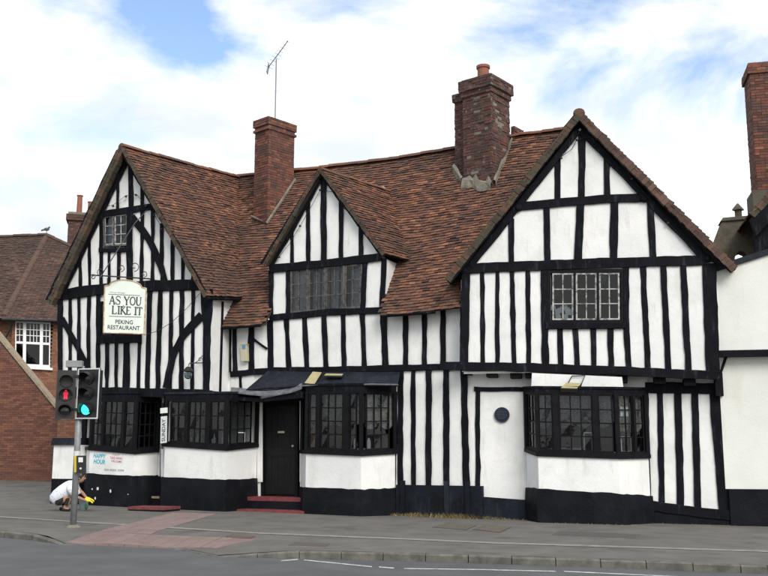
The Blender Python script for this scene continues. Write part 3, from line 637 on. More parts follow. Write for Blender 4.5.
timber(PC, [(206.5, 289, 13), (207.3, 310, 12), (207, 325, 8), (206.3, 392, 7)], 8, LO - 0.01, 'corner_post', lw, proud=0.05)
timber(PC, [(59.5, 296), (60.5, 390)], 5, LO - 0.01, 'corner_post', lw, proud=0.05)
timber(PC, [(57, 391), (130, 392.3), (209, 393.8)], 9, LO - 0.02, 'jetty_beam', lw, proud=0.06, wob=0.8)
for a, b in (([(48.5, 301), (119.5, 151)], 'l'), ([(123, 151.5), (204.5, 291.5)], 'r')):
    timber(PC, a, 7 if b == 'l' else 5, LO - 0.26, 'bargeboard', lroof, proud=0.03, back=0.05)
timber(PC, [(62, 293), (125.5, 162)], 6, LO - 0.02, 'rafter', lw, proud=0.04); timber(PC, [(128.5, 162), (205, 292)], 5, LO - 0.02, 'rafter', lw, proud=0.04)
# jetty floor of the left wing
a, b = PC.lx(PC.at(58, 390, LO)), PC.lx(PC.at(208, 391, LO)); zj = PC.at(130, 394, LO).z
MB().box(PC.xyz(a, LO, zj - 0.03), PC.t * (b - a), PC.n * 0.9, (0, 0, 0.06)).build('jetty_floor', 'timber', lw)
# side walls of the left wing
pa, pb = PC.at(208.5, 340, LO + 0.03), None
xr = PC.lx(pa); sw = MB().box(PC.xyz(xr - 0.2, LO + 0.03, 2.6), PC.t * 0.2, PC.n * 1.6, (0, 0, 2.9)).build('side_wall', 'plaster', B)
pp = PC.at(223, 299, -0.3); MB().box(PC.xyz(xr + 0.003, PC.n.dot(pp - PC.p0) - 0.1, 2.95), PC.t * 0.03, PC.n * 0.07, (0, 0, 2.3)).build('stud', 'timber', sw)
xl = PC.lx(PC.at(59, 340, LO)); MB().box(PC.xyz(xl, LO + 0.26, 2.9), PC.t * 0.2, PC.n * 7.0, (0, 0, 2.6)).build('side_wall', 'plaster', B)
xg = PC.lx(PC.at(81.5, 450, LG)); MB().box(PC.xyz(xg, LG + 0.26, -.2), PC.t * 0.2, PC.n * 6.4, (0, 0, 3.1)).build('side_wall', 'plaster', B)
# --- middle range --------------------------------------------------------
cUp = [(228, 392), (229, 326), (270, 326), (270.5, 268), (283, 243), (323, 178), (378, 250), (383, 258), (385, 312), (464, 309), (464, 374), (300, 376)]
WD = [(291, 270), (361, 265), (361, 307), (291, 312)]
cw = wall(PC, cUp, [WD], 0.03, B, 'front_wall')
dtT = [(269, 265), (321, 260), (381, 253)]; inD = [(273, 264), (323, 178), (379.5, 252)]
row(PC, inD, dtT, [(274, 274, 0), (292, 292, 4), (308, 308.3, 4.5), (323.3, 324, 6), (341, 341, 4.6), (360.6, 361.2, 4.5), (378, 378, 0)], 0, cw)
timber(PC, [(269, 268.7), (321, 264), (381, 256.8)], 8, 0, 'tie_beam', cw, proud=0.055, wob=0.6)
row(PC, [(270, 272), (290, 270)], [(270, 315), (290, 313.5)], [(271.2, 271.2, 4.5), (288, 288, 4.5)], 0, cw)
row(PC, [(362, 262), (386, 259)], [(362, 308.5), (386, 307.5)], [(365.3, 362.6, 5), (384.2, 382, 5.5)], 0, cw)
timber(PC, [(269, 318), (329, 312.2), (386, 310.4)], 6.5, 0, 'sill_beam', cw, proud=0.06, wob=0.6)
timber(PC, [(262, 264.5), (319.5, 171.5)], 5, -0.15, 'bargeboard', droof, proud=0.03); timber(PC, [(321.5, 172), (384, 255)], 5, -0.15, 'bargeboard', droof, proud=0.03)
timber(PC, [(271, 267), (322, 177.5)], 3.5, -0.02, 'rafter', cw); timber(PC, [(324, 178), (381, 254.5)], 3.5, -0.02, 'rafter', cw)
# dormer cheeks
for lxv, sgn in ((PC.lx(PC.at(386, 285, 0)), -1), (PC.lx(PC.at(273, 285, 0)), 0)):
    MB().box(PC.xyz(lxv + (sgn * 0.12 if sgn else 0), 0.04, 4.4), PC.t * 0.12, PC.n * 1.9, (0, 0, PC.at(384, 257, 0).z - 4.45 - (0 if sgn else .35))).build('dormer_cheek', 'plaster', B)
ct = [(229, 326), (262, 325), (268, 321), (329, 315), (380, 313), (386, 316), (464, 308)]; cb = [(229, 371.5), (252, 369.5), (300, 368), (400, 364.5), (464, 363)]
row(PC, ct, cb, [(230.5, 230.5, 2.5), (234.5, 235, 4.5), (251, 251.6, 6), (270, 270.6, 6), (286.5, 288.6, 5.2), (304.3, 307, 5.2), (323.8, 326, 5.4), (343, 344, 5), (362, 364.4, 5.2), (383.4, 385.4, 6.4), (405.4, 405.8, 5.4), (424.3, 424.6, 5), (442.7, 443.2, 5.6), (462.5, 462.5, 5)], 0, cw)
timber(PC, [(230, 374.5), (252, 372), (275, 370.6)], 6, 0, 'girding_beam', cw, proud=0.05)
timber(PC, [(271, 370.5), (320, 370), (400, 368), (464, 366.5)], 6.5, 0, 'girding_beam', cw, proud=0.055, wob=0.6)
timber(PC, [(253, 339), (267, 349)], 2.6, -0.01, 'strut', cw, proud=0.04)
row(PC, [(230, 377), (255, 375)], [(230, 391), (255, 390)], [(231, 231, 0), (240.4, 240.6, 2.6), (254, 254, 0)], 0, cw)
# ground floor of the middle range
DX = [(262.5, 399), (300, 399), (300, 500), (262.5, 500)]
W3 = [(304.5, 394), (393.5, 394), (393.5, 450), (304.5, 450)]
gm = [(228, 391), (298, 376), (300, 372), (466, 370), (468, 530), (303, 530), (303, 376.3), (302, 500), (300.2, 500), (299.8, 398), (262.5, 398), (262, 500), (228, 500)]
gm = [(228, 391), (300, 374), (466, 370), (468, 530), (228, 530)]
cg = wall(PC, gm, [DX, W3], 0.03, B, 'ground_floor_wall')
row(PC, [(396, 371), (480, 369)], [(396, 486), (480, 488)], [(395, 394.5, 3), (400.6, 400.2, 5.6), (413, 413.6, 4.8), (428.6, 428.6, 6), (446.2, 446.4, 6.2), (463.5, 466.5, 7)], 0, cg)
panel(PC, [(394, 397), (397.6, 397), (397.6, 486), (394, 486)], -0.002, cg)
panel(PC, [(257, 399), (262.5, 399), (262.5, 482), (257, 482)], -0.006, cg); panel(PC, [(299.6, 396), (304, 396), (304, 482), (299.6, 482)], -0.006, cg)
pl0 = PC.lx(PC.at(396, 500, -0.1)); pl1 = PC.lx(PC.at(482, 500, -0.1)); zt = PC.at(440, 485.5, -0.1).z
MB().box(PC.xyz(pl0, -0.10, -0.4), PC.t * (pl1 - pl0), PC.n * 0.14, (0, 0, zt + 0.4)).build('plinth', 'scuffed_black', cg)
for u in (402, 446, 467):
    q = PC.at(u, 490, -0.13); MB().box(Vector((q.x, q.y, -0.2)) - PC.t * 0.05, PC.t * 0.11, PC.n * 0.06, (0, 0, zt + 0.30)).build('post_foot', 'scuffed_black', cg)
# lead roof over bay and door
def sheet(name, pts, parent, m, th=0.04):
    n = (pts[1] - pts[0]).cross(pts[2] - pts[0]).normalized()
    if n.z < 0: n = -n
    return MB().prism([p + n * 0 for p in pts], -n * th).build(name, m, parent)
can = empty('canopy', PC.at(300, 385, -0.4), parent=B)
tp_ = [PC.at(u, v, -0.03) for u, v in ((269, 370), (320, 371.5), (400, 371.5))]
fr_ = [PC.at(u, v, -0.72) for u, v in ((246, 389.5), (302, 385.6), (397, 384.6))]
sheet('lead_sheet', [fr_[0], fr_[1], tp_[1], tp_[0]], can, 'lead'); sheet('lead_sheet', [fr_[1] + PC.t * .005, fr_[2], tp_[2], tp_[1] + PC.t * .005], can, 'lead')
L5 = [(231, 391.8), (240, 392.4), (250, 393.6), (262, 394.6), (276, 394), (290, 391.6), (302, 387.5)]
mb = MB()
for u, v in L5:
    p = PC.at(u, v, -0.86); q = PC.at(u, v - 4.6, -0.62); mb.v += [p, q, p - ZUP * 0.035, q - ZUP * 0.09]
for i in range(len(L5) - 1):
    k = 4 * i; mb.f += [(k, k + 4, k + 5, k + 1), (k, k + 2, k + 6, k + 4), (k + 2, k + 3, k + 7, k + 6), (k + 1, k + 5, k + 7, k + 3)]
mb.f += [(0, 1, 3, 2), (len(mb.v) - 4, len(mb.v) - 2, len(mb.v) - 1, len(mb.v) - 3)]
mb.build('lead_lip', 'lead_pale', can)
MB().prism([PC.at(u, v, -0.80) for u, v in ((233, 396), (262, 398.5), (302, 391.5), (302, 398), (258, 402), (233, 400))], PC.n * 0.75).build('fascia', 'timber', can)
mb = MB(); mb.tube([PC.at(u, v, -0.76) for u, v in ((298, 386.2), (320, 384.8), (345, 385.4), (370, 384.4), (398, 384.8))], 0.022, 6); mb.build('lead_roll', 'lead_pale', can)
# --- right wing ----------------------------------------------------------
gR = [(462, 372), (461, 280), (478, 254), (580, 128), (692, 252), (716, 264), (719, 378), (600, 372)]
WRq = [(551, 271), (621, 271), (621, 322), (551, 322)]
rw = wall(PR, gR, [WRq], RO + 0.03, B, 'gable_wall')
c2 = [(512, 207), (560, 202.5), (610, 198.5), (650, 197.5)]
inR = [(474, 262), (579.5, 131), (702, 258)]
row(PR, inR, [(512, 203), (560, 198), (610, 194), (650, 193)], [(523, 523, 0), (557.5, 557.5, 6), (582, 581.5, 7), (606.8, 607, 6), (640, 640, 0)], RO, rw)
row(PR, [(474, 262), (522, 207.5), (560, 207), (610, 203), (648, 202), (702, 258)], [(470, 263.5), (547, 260), (640, 258), (705, 255)], [(475, 475, 0), (511.4, 511.4, 6), (546.5, 547.5, 6.5), (580.5, 578, 8), (614.5, 613.5, 8), (650, 653, 7), (698, 698, 0)], RO, rw)
timber(PR, c2, 8.5, RO, 'collar_beam', rw, proud=0.055, wob=0.7)
timber(PR, [(461, 269), (500, 267), (547, 265.2), (600, 263), (706, 260.2)], 10, RO, 'tie_beam', rw, proud=0.055, wob=0.8)
rt = [(461, 273), (547, 270), (600, 268), (718, 264)]; rb = [(461, 361.5), (530, 363), (620, 366.5), (718, 371)]
row(PR, rt, rb, [(466, 464, 9), (482.2, 483, 4.4), (497.4, 497.3, 4.4), (512, 514, 5), (527.6, 529, 4.8), (544, 545.5, 7)], RO, rw)
row(PR, [(544, 330), (630, 329.5)], rb, [(544, 545.5, 0), (560, 560.5, 5.4), (575.5, 577.2, 5.4), (593, 594, 5.8), (610.4, 611.3, 6), (626.5, 628.8, 6)], RO, rw)
timber(PR, [(626, 267), (626.5, 331)], 6, RO, 'post', rw, proud=0.045)
row(PR, rt, rb, [(626, 629, 0), (643, 648, 6), (663.2, 668.5, 6.2), (683, 688.5, 6.4), (709, 713, 14)], RO, rw)
timber(PR, [(546, 326), (626, 325.4)], 6, RO, 'window_sill_beam', rw, proud=0.075)
timber(PR, [(440, 365.8), (520, 367), (620, 370.8), (719, 375.6)], 9, RO - 0.02, 'jetty_beam', rw, proud=0.06, wob=0.9)
timber(PR, [(450, 279), (576.5, 117.5)], 8, RO - 0.18, 'bargeboard', rroof, proud=0.03, back=0.05); timber(PR, [(582, 117), (733, 271)], 7, RO - 0.18, 'bargeboard', rroof, proud=0.03, back=0.05)
timber(PR, [(470, 266), (578.5, 130)], 7, RO - 0.02, 'rafter', rw, proud=0.045); timber(PR, [(581, 130), (708, 262)], 7, RO - 0.02, 'rafter', rw, proud=0.045)
for u, v in ((519, 208), (644, 199), (708, 259), (463, 270)):
    q = PR.at(u, v, RO - 0.05); MB().ball(q, 0.09, 8, 5, (1, .6, .9)).build('beam_end', 'timber', rw)
# jetty joists and soffit
ja, jb = PR.lx(PR.at(466, 370, 0)), PR.lx(PR.at(718, 376, 0)); zs = PR.at(540, 372.5, RO).z
MB().box(PR.xyz(ja, RO, zs), PR.t * (jb - ja), PR.n * 0.5, (0, 0, 0.05)).build('jetty_floor', 'plaster', rw)
for u, v in ((466, 372), (491.5, 374.5), (515.5, 375.5), (530.5, 375), (622, 380), (660, 381), (690, 383)):
    q = PR.at(u, v, RO + 0.04); MB().box(q - PR.t * 0.12 - ZUP * 0.05, PR.t * (0.24 if u != 530.5 else 0.12), PR.n * 0.42, (0, 0, 0.15)).build('joist_end', 'timber', rw)
# ground floor of the right wing
W4 = [(529, 394), (645, 394), (645, 452), (529, 452)]
rg = wall(PR, [(464, 371), (717, 377), (736, 535), (468, 535)], [W4], 0.03, B, 'ground_floor_wall')
panel(PR, [(468, 372), (530, 373), (530, 389.5), (468, 389.5)], 0.0, rg)
panel(PR, [(530, 373), (648, 377), (646, 390), (530, 390)], -0.02, rg)
timber(PR, [(474, 389), (530, 389.6)], 4.5, 0, 'lintel', rg, proud=0.05)
row(PR, [(466, 388), (480, 388)], [(466, 487), (480, 489)], [(467, 468.5, 0), (477.5, 478, 5)], 0, rg)
panel(PR, [(479, 391), (527.5, 391), (528, 500), (479, 496.5)], -0.004, rg, name='blocked_doorway')
pl1 = PR.lx(PR.at(529, 510, -0.1)); p0_ = PR.lx(PR.at(478, 505, -.1))
MB().prism([PR.xyz(p0_, -0.10, -0.4), PR.xyz(pl1, -0.10, -0.4), PR.at(529, 500.5, -0.10), PR.at(478, 496.5, -0.10)], PR.n * 0.14).build('plinth', 'scuffed_black', rg)
timber(PR, [(645, 387.6), (716, 388.4)], 11, 0, 'lintel', rg, proud=0.05)
row(PR, [(645, 393), (720, 394)], [(645, 501), (735, 511)], [(646.5, 649.5, 4), (660, 662, 6.2), (677.8, 680.6, 7.4), (694.8, 698, 7), (715, 725, 12)], 0, rg)
timber(PR, [(646, 505.5), (690, 511), (738, 517)], 10, -0.02, 'sill_beam', rg, proud=0.07, wob=0.8)
q0, q1 = PR.at(648, 509, -0.06), PR.at(738, 520, -0.06)
MB().prism([at_z(q0, -0.5), at_z(q1, -0.5), q1, q0], PR.n * 0.16).build('plinth', 'black_paint', rg)
MB().box(at_z(PR.at(731, 520, -0.1), -0.4), PR.t * 0.2, PR.n * 0.2, (0, 0, PR.at(731, 511, 0).z + 0.4)).build('corner_stone', 'black_paint', rg)
MB().box(PR.at(716, 396, -0.22), PR.t * 0.16, PR.n * 0.25, (0, 0, 0.5)).build('corner_bracket', 'timber', rg)
MB().tube([PR.at(726, 357, -0.1), PR.at(717, 383, -0.12)], 0.03, 6).build('strut', 'timber', rg)
# wing side walls and back walls, so that the place is closed
xr2 = PR.lx(PR.at(717, 330, RO)); MB().box(PR.xyz(xr2 - 0.2, RO + 0.26, 3.0), PR.t * 0.2, PR.n * 6.6, (0, 0, 2.4)).build('side_wall', 'plaster', B)
MB().box(PR.xyz(xr2 - 0.2, 0.26, -0.3), PR.t * 0.2, PR.n * 6.0, (0, 0, 3.4)).build('side_wall', 'plaster', B)
MB().box(PC.xyz(xl, 6.2, -0.3), PC.t * (0.6 - xl), PC.n * 0.2, (0, 0, 5.2)).build('rear_wall', 'plaster', B)
MB().box(PR.xyz(-0.2, 6.4, -0.3), PR.t * (xr2 + 0.2), PR.n * 0.2, (0, 0, 5.6)).build('rear_wall', 'plaster', B)
xlr = PR.lx(PR.at(464, 320, RO)); MB().box(PR.xyz(xlr, RO + 0.26, 3.36), PR.t * 0.2, PR.n * 0.9, (0, 0, 2.04)).build('side_wall', 'plaster', B)

# ------------------------------------------------------------------ bay windows
def bay(pl, pts, vtop, lights, label, rows=4, room_depth=2.6, plinth_m='black_paint', roofm=None, panes='glass', plinth_out=0.05, headh=.13, lm=.3):
    """pts: (u, off, v sill, v white bottom, v ground) from left to right; the bay stands on the pavement"""
    base = [pl.at(p[0], p[2], p[1]) for p in pts]
    w_ = empty('bay_window', at_z(sum(base, Vector()) / len(base), 0), parent=B); w_['label'] = label
    ctr = sum(base, Vector()) / len(base) + pl.n * 0.6
    n = len(pts); zt = [zv(base[i], vtop[i]) for i in range(n)]; zsl = [b.z for b in base]; zw = [zv(base[i], pts[i][3]) for i in range(n)]
    for i in range(n - 1):
        a, b = base[i], base[i + 1]
        f = Facet(at_z(a, zsl[i] + 0.05), at_z(b, zsl[i + 1] + 0.05), at_z(b, zt[i + 1]), at_z(a, zt[i]))
        if f.n.dot(a - ctr) < 0: f.n = -f.n
        if lights[i]: glaze(f, lights[i], w_, rows=rows, gl=panes)
        # apron below the sill and tarred plinth
        MB().prism([at_z(a, zw[i] - 0.02), at_z(b, zw[i + 1] - 0.02), at_z(b, zsl[i + 1] - 0.02), at_z(a, zsl[i] - 0.02)], -f.n * 0.12).build('apron_panel', 'plaster', w_)
    def outline(z, out, extra=0.0):
        P = []
        for i in range(n):
            q = base[i]; dr = flat(q - ctr).normalized(); P.append(Vector((q.x, q.y, z[i] + extra)) + dr * out)
        return P
    def ring(name, z0, z1, out, m, inn=0.10):
        A = outline(z0, out); Bq = outline(z1, out); A2 = outline(z0, -inn); B2 = outline(z1, -inn); mb = MB(); mb.v = A + Bq + A2 + B2
        for i in range(n - 1): mb.f += [(i, i + 1, n + i + 1, n + i), (n + i, n + i + 1, 3 * n + i + 1, 3 * n + i), (2 * n + i, 2 * n + i + 1, i + 1, i), (3 * n + i, 3 * n + i + 1, 2 * n + i + 1, 2 * n + i)]
        mb.f += [(0, n, 3 * n, 2 * n), (n - 1, 3 * n - 1, 4 * n - 1, 2 * n - 1)]
        return mb.build(name, m, w_)
    ring('window_sill', [z - 0.03 for z in zsl], [z + 0.055 for z in zsl], 0.055, 'frame_black')
    ring('head_beam', [z - 0.005 for z in zt], [z + headh for z in zt], 0.03, 'timber')
    P0 = outline(zw, plinth_out); P1 = outline(zw, -.10); m_ = 9; mb = MB(); K_ = (n - 1) * m_ + 1; sd = U(0, 60)
    for k in range(K_):                              # hand-tarred plinth with an uneven top edge
        i = min(k // m_, n - 2); f_ = k / m_ - i; a = P0[i].lerp(P0[i + 1], f_); b = P1[i].lerp(P1[i + 1], f_); dz = .018 * nz(sd, k * .45) + .008 * U(-1, 1); oo = (a - b).normalized() * (.02 * nz(sd + 9, k * .5))
        mb.v += [at_z(a, -.5) + oo * 1.5, at_z(a, a.z * .5) + oo * .4 + (a - b) * .1, a + ZUP * dz + oo, b + ZUP * (dz + .01)]
    for k in range(K_ - 1): j = 4 * k; mb.f += [(j, j + 4, j + 5, j + 1), (j + 1, j + 5, j + 6, j + 2), (j + 2, j + 6, j + 7, j + 3)]
    mb.build('plinth', plinth_m, w_)
    for i in range(n):
        q = base[i]; dr = flat(q - ctr).normalized(); mb = MB(); mb.tube([at_z(q, zsl[i] + 0.05) - dr * 0.01, at_z(q, zt[i]) - dr * 0.01], 0.055, 6); mb.build('corner_post', 'frame_black', w_)
    top = outline(zt, 0.06, headh); MB().prism(top + [top[-1] + pl.n * 1.0, top[0] + pl.n * 1.0], (0, 0, 0.05)).build('bay_roof', roofm or 'timber', w_)
    # the dark room behind
    lx_ = [pl.lx(b) for b in base]; of_ = max((b - pl.p0).dot(pl.n) for b in base); x0, x1 = min(lx_) - lm, max(lx_) + 0.3; zb, ztt = min(zsl) - 0.7, max(zt) + 0.1; o0 = of_ + 0.3; o1 = o0 + room_depth
    mb = MB(); q = [pl.xyz(x0, o0, zb), pl.xyz(x1, o0, zb), pl.xyz(x1, o0, ztt), pl.xyz(x0, o0, ztt), pl.xyz(x0, o1, zb), pl.xyz(x1, o1, zb), pl.xyz(x1, o1, ztt), pl.xyz(x0, o1, ztt)]
    mb.add(q, [(4, 5, 6, 7), (0, 1, 5, 4), (3, 2, 6, 7), (0, 3, 7, 4), (1, 2, 6, 5)]); mb.build('room_lining', 'room', w_)
    return w_, base, zsl, zt, zw
def lace(name, a, b, z0, z1, n, label, m='lace', group=None, scallop=0.16):
    group = {'lace_curtain': 'lace curtains in the bay windows', 'long_curtain': 'net curtains in the bay above the lettering', 'thin_curtain': 'thin curtains behind the dormer panes'}.get(name)
    """gathered curtain with a scalloped hem"""
    mb = MB(); N = n * 8; d = (b - a); per = Vector((-d.y, d.x, 0)).normalized()
    for i in range(N + 1):
        s = i / N; ph = abs(math.sin(math.pi * s * n + .6)) ** .6; p = a + d * s + per * (0.025 * math.sin(s * N * 1.1))
        mb.v += [Vector((p.x, p.y, z1)), Vector((p.x, p.y, z0 + (z1 - z0) * scallop * (1 - ph) * 1.6))]
    mb.f = [(2 * i, 2 * i + 1, 2 * i + 3, 2 * i + 2) for i in range(N)]
    return mb.build(name, m, None, label, 'curtain', group, smooth=True)
IN = PC.n * 0.16; INR = PR.n * 0.16
b1, q1_, s1_, t1_, w1_ = bay(PC, [(84, LG, 448.6, 473, 505), (90, -1.02, 449, 473.5, 506), (134.5, -1.08, 453, 476, 508), (158, LG, 451, 475, 507)], [399, 399, 399, 399],
    [None, [(0.05, 0.25, 2), (0.30, 0.70, 3), (0.76, 0.96, 1)], [(0.15, 0.85, 3)]], 'bay window left of the side doorway, painted lettering below it', lm=-.26)
b2, q2_, s2_, t2_, w2_ = bay(PC, [(163.5, LG, 444.6, 477, 509), (165, -1.12, 445.2, 477, 510), (226, -1.18, 449.6, 480, 512.6), (257, -0.02, 446, 478.5, 511)], [400, 399.6, 399, 399.6],
    [None, [(0.08, 0.33, 2), (0.38, 0.67, 3), (0.74, 0.97, 2)], [(0.12, 0.80, 3)]], 'bay window left of the front door', rows=3, roofm='lead')
b3, q3_, s3_, t3_, w3_ = bay(PC, [(301.5, -0.05, 452, 487, 516), (306, -0.72, 452.4, 487.4, 517.5), (361, -0.78, 454.8, 489.6, 518.8), (395.5, -0.02, 452.6, 488, 515)], [392, 391.5, 391, 391.5],
    [None, [(0.05, 0.19, 1), (0.26, 0.68, 3), (0.79, 0.92, 1)], [(0.14, 0.82, 3)]], 'bay window right of the front door')
b4, q4_, s4_, t4_, w4_ = bay(PR, [(526.5, -0.08, 450.4, 487.4, 522), (538, -0.72, 454.8, 488.6, 524), (618.5, -0.78, 457.6, 494, 528.8), (648.5, -0.08, 457, 495.6, 525.4)], [392, 391.5, 392.5, 393],
    [[(0.3, 0.95, 2)], [(0.02, 0.20, 2), (0.28, 0.70, 3), (0.77, 0.95, 1)], [(0.05, 0.52, 2), (0.60, 0.88, 1)]], 'bay window under the big right gable', headh=.07)
MB().prism([PR.at(u, v, o) for u, v, o in ((531, 391, -.50), (624, 392, -.50), (622, 377, -.50), (532, 373, -.50))], PR.n * .04).build('sloping_fascia', 'plaster', b4)
def cz(z0, z1, f): return z0 + (z1 - z0) * f
for (bb, zs_, zt_, o_, nm) in ((q3_, s3_, t3_, IN, 'bay right of front door'), (q4_, s4_, t4_, INR, 'bay under the right gable')):
    lace('lace_curtain', bb[1] + o_, bb[2] + o_, cz(zs_[1], zt_[1], 0.42), zt_[1] - 0.03, 4, 'white lace valance in front lights of ' + nm)
    lace('lace_curtain', bb[2] + o_ + PC.t * 0.02, bb[3] + o_, cz(zs_[2], zt_[2], 0.40), zt_[2] - 0.03, 2, 'white lace valance in angled side of ' + nm)
lace('lace_curtain', q2_[1] + IN * 1.2, q2_[2] + IN * 1.2, cz(s2_[1], t2_[1], 0.1), t2_[1] - .03, 5, 'dull lace curtain in the bay left of the front door', 'room')
for k, (f0, f1) in enumerate(((0.04, 0.22), (0.36, 0.52), (0.74, 0.86))):
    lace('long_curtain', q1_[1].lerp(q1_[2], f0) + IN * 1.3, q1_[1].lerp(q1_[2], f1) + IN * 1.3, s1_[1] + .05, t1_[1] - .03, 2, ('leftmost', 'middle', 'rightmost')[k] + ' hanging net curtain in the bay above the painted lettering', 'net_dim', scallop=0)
lace('red_drape', q3_[0].lerp(q3_[1], .3) + IN * 1.3, q3_[1].lerp(q3_[2], 0.2) + IN * 1.3, s3_[1] + .05, t3_[1] - .03, 2, 'dark red drape at the left end of the middle bay window', 'drape', scallop=0)
# framed notices propped inside the panes
def notice(pa, pb, f0, f1, za, zb, nv, label, frame_only=True):
    a = pa.lerp(pb, f0) + nv * 0.09; b = pa.lerp(pb, f1) + nv * 0.09; f = Facet(at_z(a, za), at_z(b, za), at_z(b, zb), at_z(a, zb)); mb = MB()
    if frame_only:
        sw = 0.02 / f.w; sh = 0.02 / f.h; f.bar(mb, 0, 1, 0, sh, -.01, .01); f.bar(mb, 0, 1, 1 - sh, 1, -.01, .01); f.bar(mb, 0, sw, sh, 1 - sh, -.01, .01); f.bar(mb, 1 - sw, 1, sh, 1 - sh, -.01, .01)
    else: f.bar(mb, 0, 1, 0, 1, -.006, .006)
    mb.build('window_notice', 'notice', None, label, 'notice', 'cards propped in the bay windows')
H4 = t4_[1] - s4_[1]; z4 = s4_[1]
notice(q4_[1], q4_[2], .58, .69, z4 + .07, z4 + .07 + H4 * .30, PR.n, 'white framed notice low in the centre of the right bay window')
notice(q4_[2], q4_[3], .10, .45, z4 + .06, z4 + .06 + H4 * .24, PR.n, 'white framed card low in the angled side of the right bay window')
notice(q4_[2], q4_[3], .12, .38, z4 + H4 * .60, z4 + H4 * .75, PR.n, 'small white sticker halfway up the angled side of the right bay window', False)
notice(q2_[2], q2_[3], .28, .52, s2_[2] + .07, s2_[2] + .42, PC.n, 'pale framed card in the angled side of the bay by the front door')
notice(q1_[1], q1_[2], .03, .13, s1_[1] + .06, s1_[1] + .36, PC.n, 'white framed card at the left end of the bay above the lettering')
notice(q1_[1], q1_[2], .16, .24, s1_[1] + .06, s1_[1] + .12, PC.n, 'small white card lying in the bay above the lettering', False)
def oval(p, nv, rx, rz, label):
    mb = MB(); t = nv.cross(ZUP); mb.add([p + t * (rx * math.cos(k * .5236)) + ZUP * (rz * math.sin(k * .5236)) for k in range(12)], [tuple(range(12))]); mb.build('white_plate', 'notice', None, label, 'plate')
oval(q3_[1].lerp(q3_[2], .86) + PC.n * .12 + ZUP * .22, PC.n, .05, .16, 'left of two upright white plates in the middle bay window')
oval(q3_[2].lerp(q3_[3], .16) + PC.n * .12 + ZUP * .22, PC.n, .05, .16, 'right of two upright white plates in the middle bay window')
# tables inside: dark shapes with pale cloths
for k, (p, lab) in enumerate(((q4_[1].lerp(q4_[2], .35) + PR.n * 1.3, 'dining table inside behind the right bay window'), (q3_[1].lerp(q3_[2], .5) + PC.n * 1.4, 'dining table inside behind the middle bay window'), (q2_[1].lerp(q2_[2], .5) + PC.n * 1.5, 'dining table inside behind the bay left of the front door'))):
    t_ = empty('dining_table', at_z(p, s3_[0] - .55), lab, 'table', 'dining tables behind the bays'); MB().lathe(at_z(p, s3_[0] + .05), [(.42, 0), (.45, .02), (.45, .04)], 14).build('table_top', 'curtain', t_); MB().lathe(at_z(p, s3_[0] - .55), [(.25, 0), (.05, .06), (.05, .6)], 10).build('leg', 'wood_door', t_)

for bb, zz, k, lab in ((q2_, s2_, 7, 'bottle from the left inside the bay left of the front door'), (q1_, s1_, 5, 'bottle from the left inside the bay above the painted lettering')):
    for i in range(k):
        p = bb[1].lerp(bb[2], .12 + .76 * i / (k - 1) + U(-.03, .03)) + PC.n * .17; p.z = zz[1] + .04; h = U(.8, 1.15)
        MB().lathe(p, [(.036, 0), (.038, .15 * h), (.014, .21 * h), (.014, .28 * h), (.017, .285 * h)], 10).build('bottle', ('bucket', 'drape', 'notice')[i % 3], None, ('first', 'second', 'third', 'fourth', 'fifth', 'sixth', 'seventh')[i] + ' ' + lab, 'bottle', 'bottles on the inner sills')
# ------------------------------------------------------------------ upstairs windows
def upwin(pl, q, off, lights, rows, label, fm, cm, gl='glass_pale', room=True, fw=0.045, curtains=None, bw=0.022, cwid=0.035):
    f = Facet(*[pl.at(u, v, off) for u, v in q]); f.n = -pl.n; c = f.p(.5, 0)
    w_ = empty('window', c, parent=B); w_['label'] = label
    glaze(f, lights, w_, fm=fm, cm=cm, gl=gl, rows=rows, fw=fw, bw=bw, cwid=cwid)
    x0, x1 = pl.lx(f.c[0]) - .25, pl.lx(f.c[1]) + .25; z0, z1 = f.c[0].z - .3, f.c[3].z + .3; o0 = off + 0.24; o1 = o0 + 1.6
    mb = MB(); mb.add([pl.xyz(x0, o0, z0), pl.xyz(x1, o0, z0), pl.xyz(x1, o0, z1), pl.xyz(x0, o0, z1), pl.xyz(x0, o1, z0), pl.xyz(x1, o1, z0), pl.xyz(x1, o1, z1), pl.xyz(x0, o1, z1)], [(4, 5, 6, 7), (0, 1, 5, 4), (3, 2, 6, 7), (0, 3, 7, 4), (1, 2, 6, 5)]); mb.build('room_lining', 'room', w_)
    return f
fR = upwin(PR, [(547, 324), (625, 323.6), (624.5, 269), (547, 269.5)], RO - 0.008, [(.07, .345, 2), (.375, .645, 2), (.675, .935, 2)], 3, 'weathered white casement window in the right gable', 'frame_black', 'peeling_white', 'glass', fw=.085)
fD = upwin(PC, [(289.5, 314.6), (362, 309), (362.6, 262.4), (290, 268.6)], -0.012, [(.02, .24, 2), (.27, .49, 2), (.51, .74, 2), (.77, .98, 2)], 3, 'grey four-light casement window in the dormer gable', 'grey_wood', 'grey_wood', 'glass')
f1 = upwin(PC, [(104, 246.8), (128, 245.8), (128, 212), (104, 215)], LO - 0.005, [(.02, .40, 1), (.45, .97, 2)], 3, 'small attic window with a white left casement', 'grey_wood', 'peeling_white')
f2 = upwin(PC, [(99.5, 337.5), (138.5, 336.5), (138.5, 300), (99.5, 301.5)], LO - 0.005, [(.03, .33, 2), (.36, .66, 2), (.69, .97, 2)], 3, 'window behind the hanging sign', 'frame_black', 'frame_black')
mb = MB(); f1.bar(mb, .06, .30, .06, .93, -.14, -.12); mb.build('net_curtain', 'sash_white', None, 'white net curtain inside the small attic window', 'curtain')
mb = MB(); f1.bar(mb, .60, .96, .06, .93, -.20, -.18); mb.build('roller_blind', 'curtain', None, 'pale blind behind the right light of the attic window', 'blind')
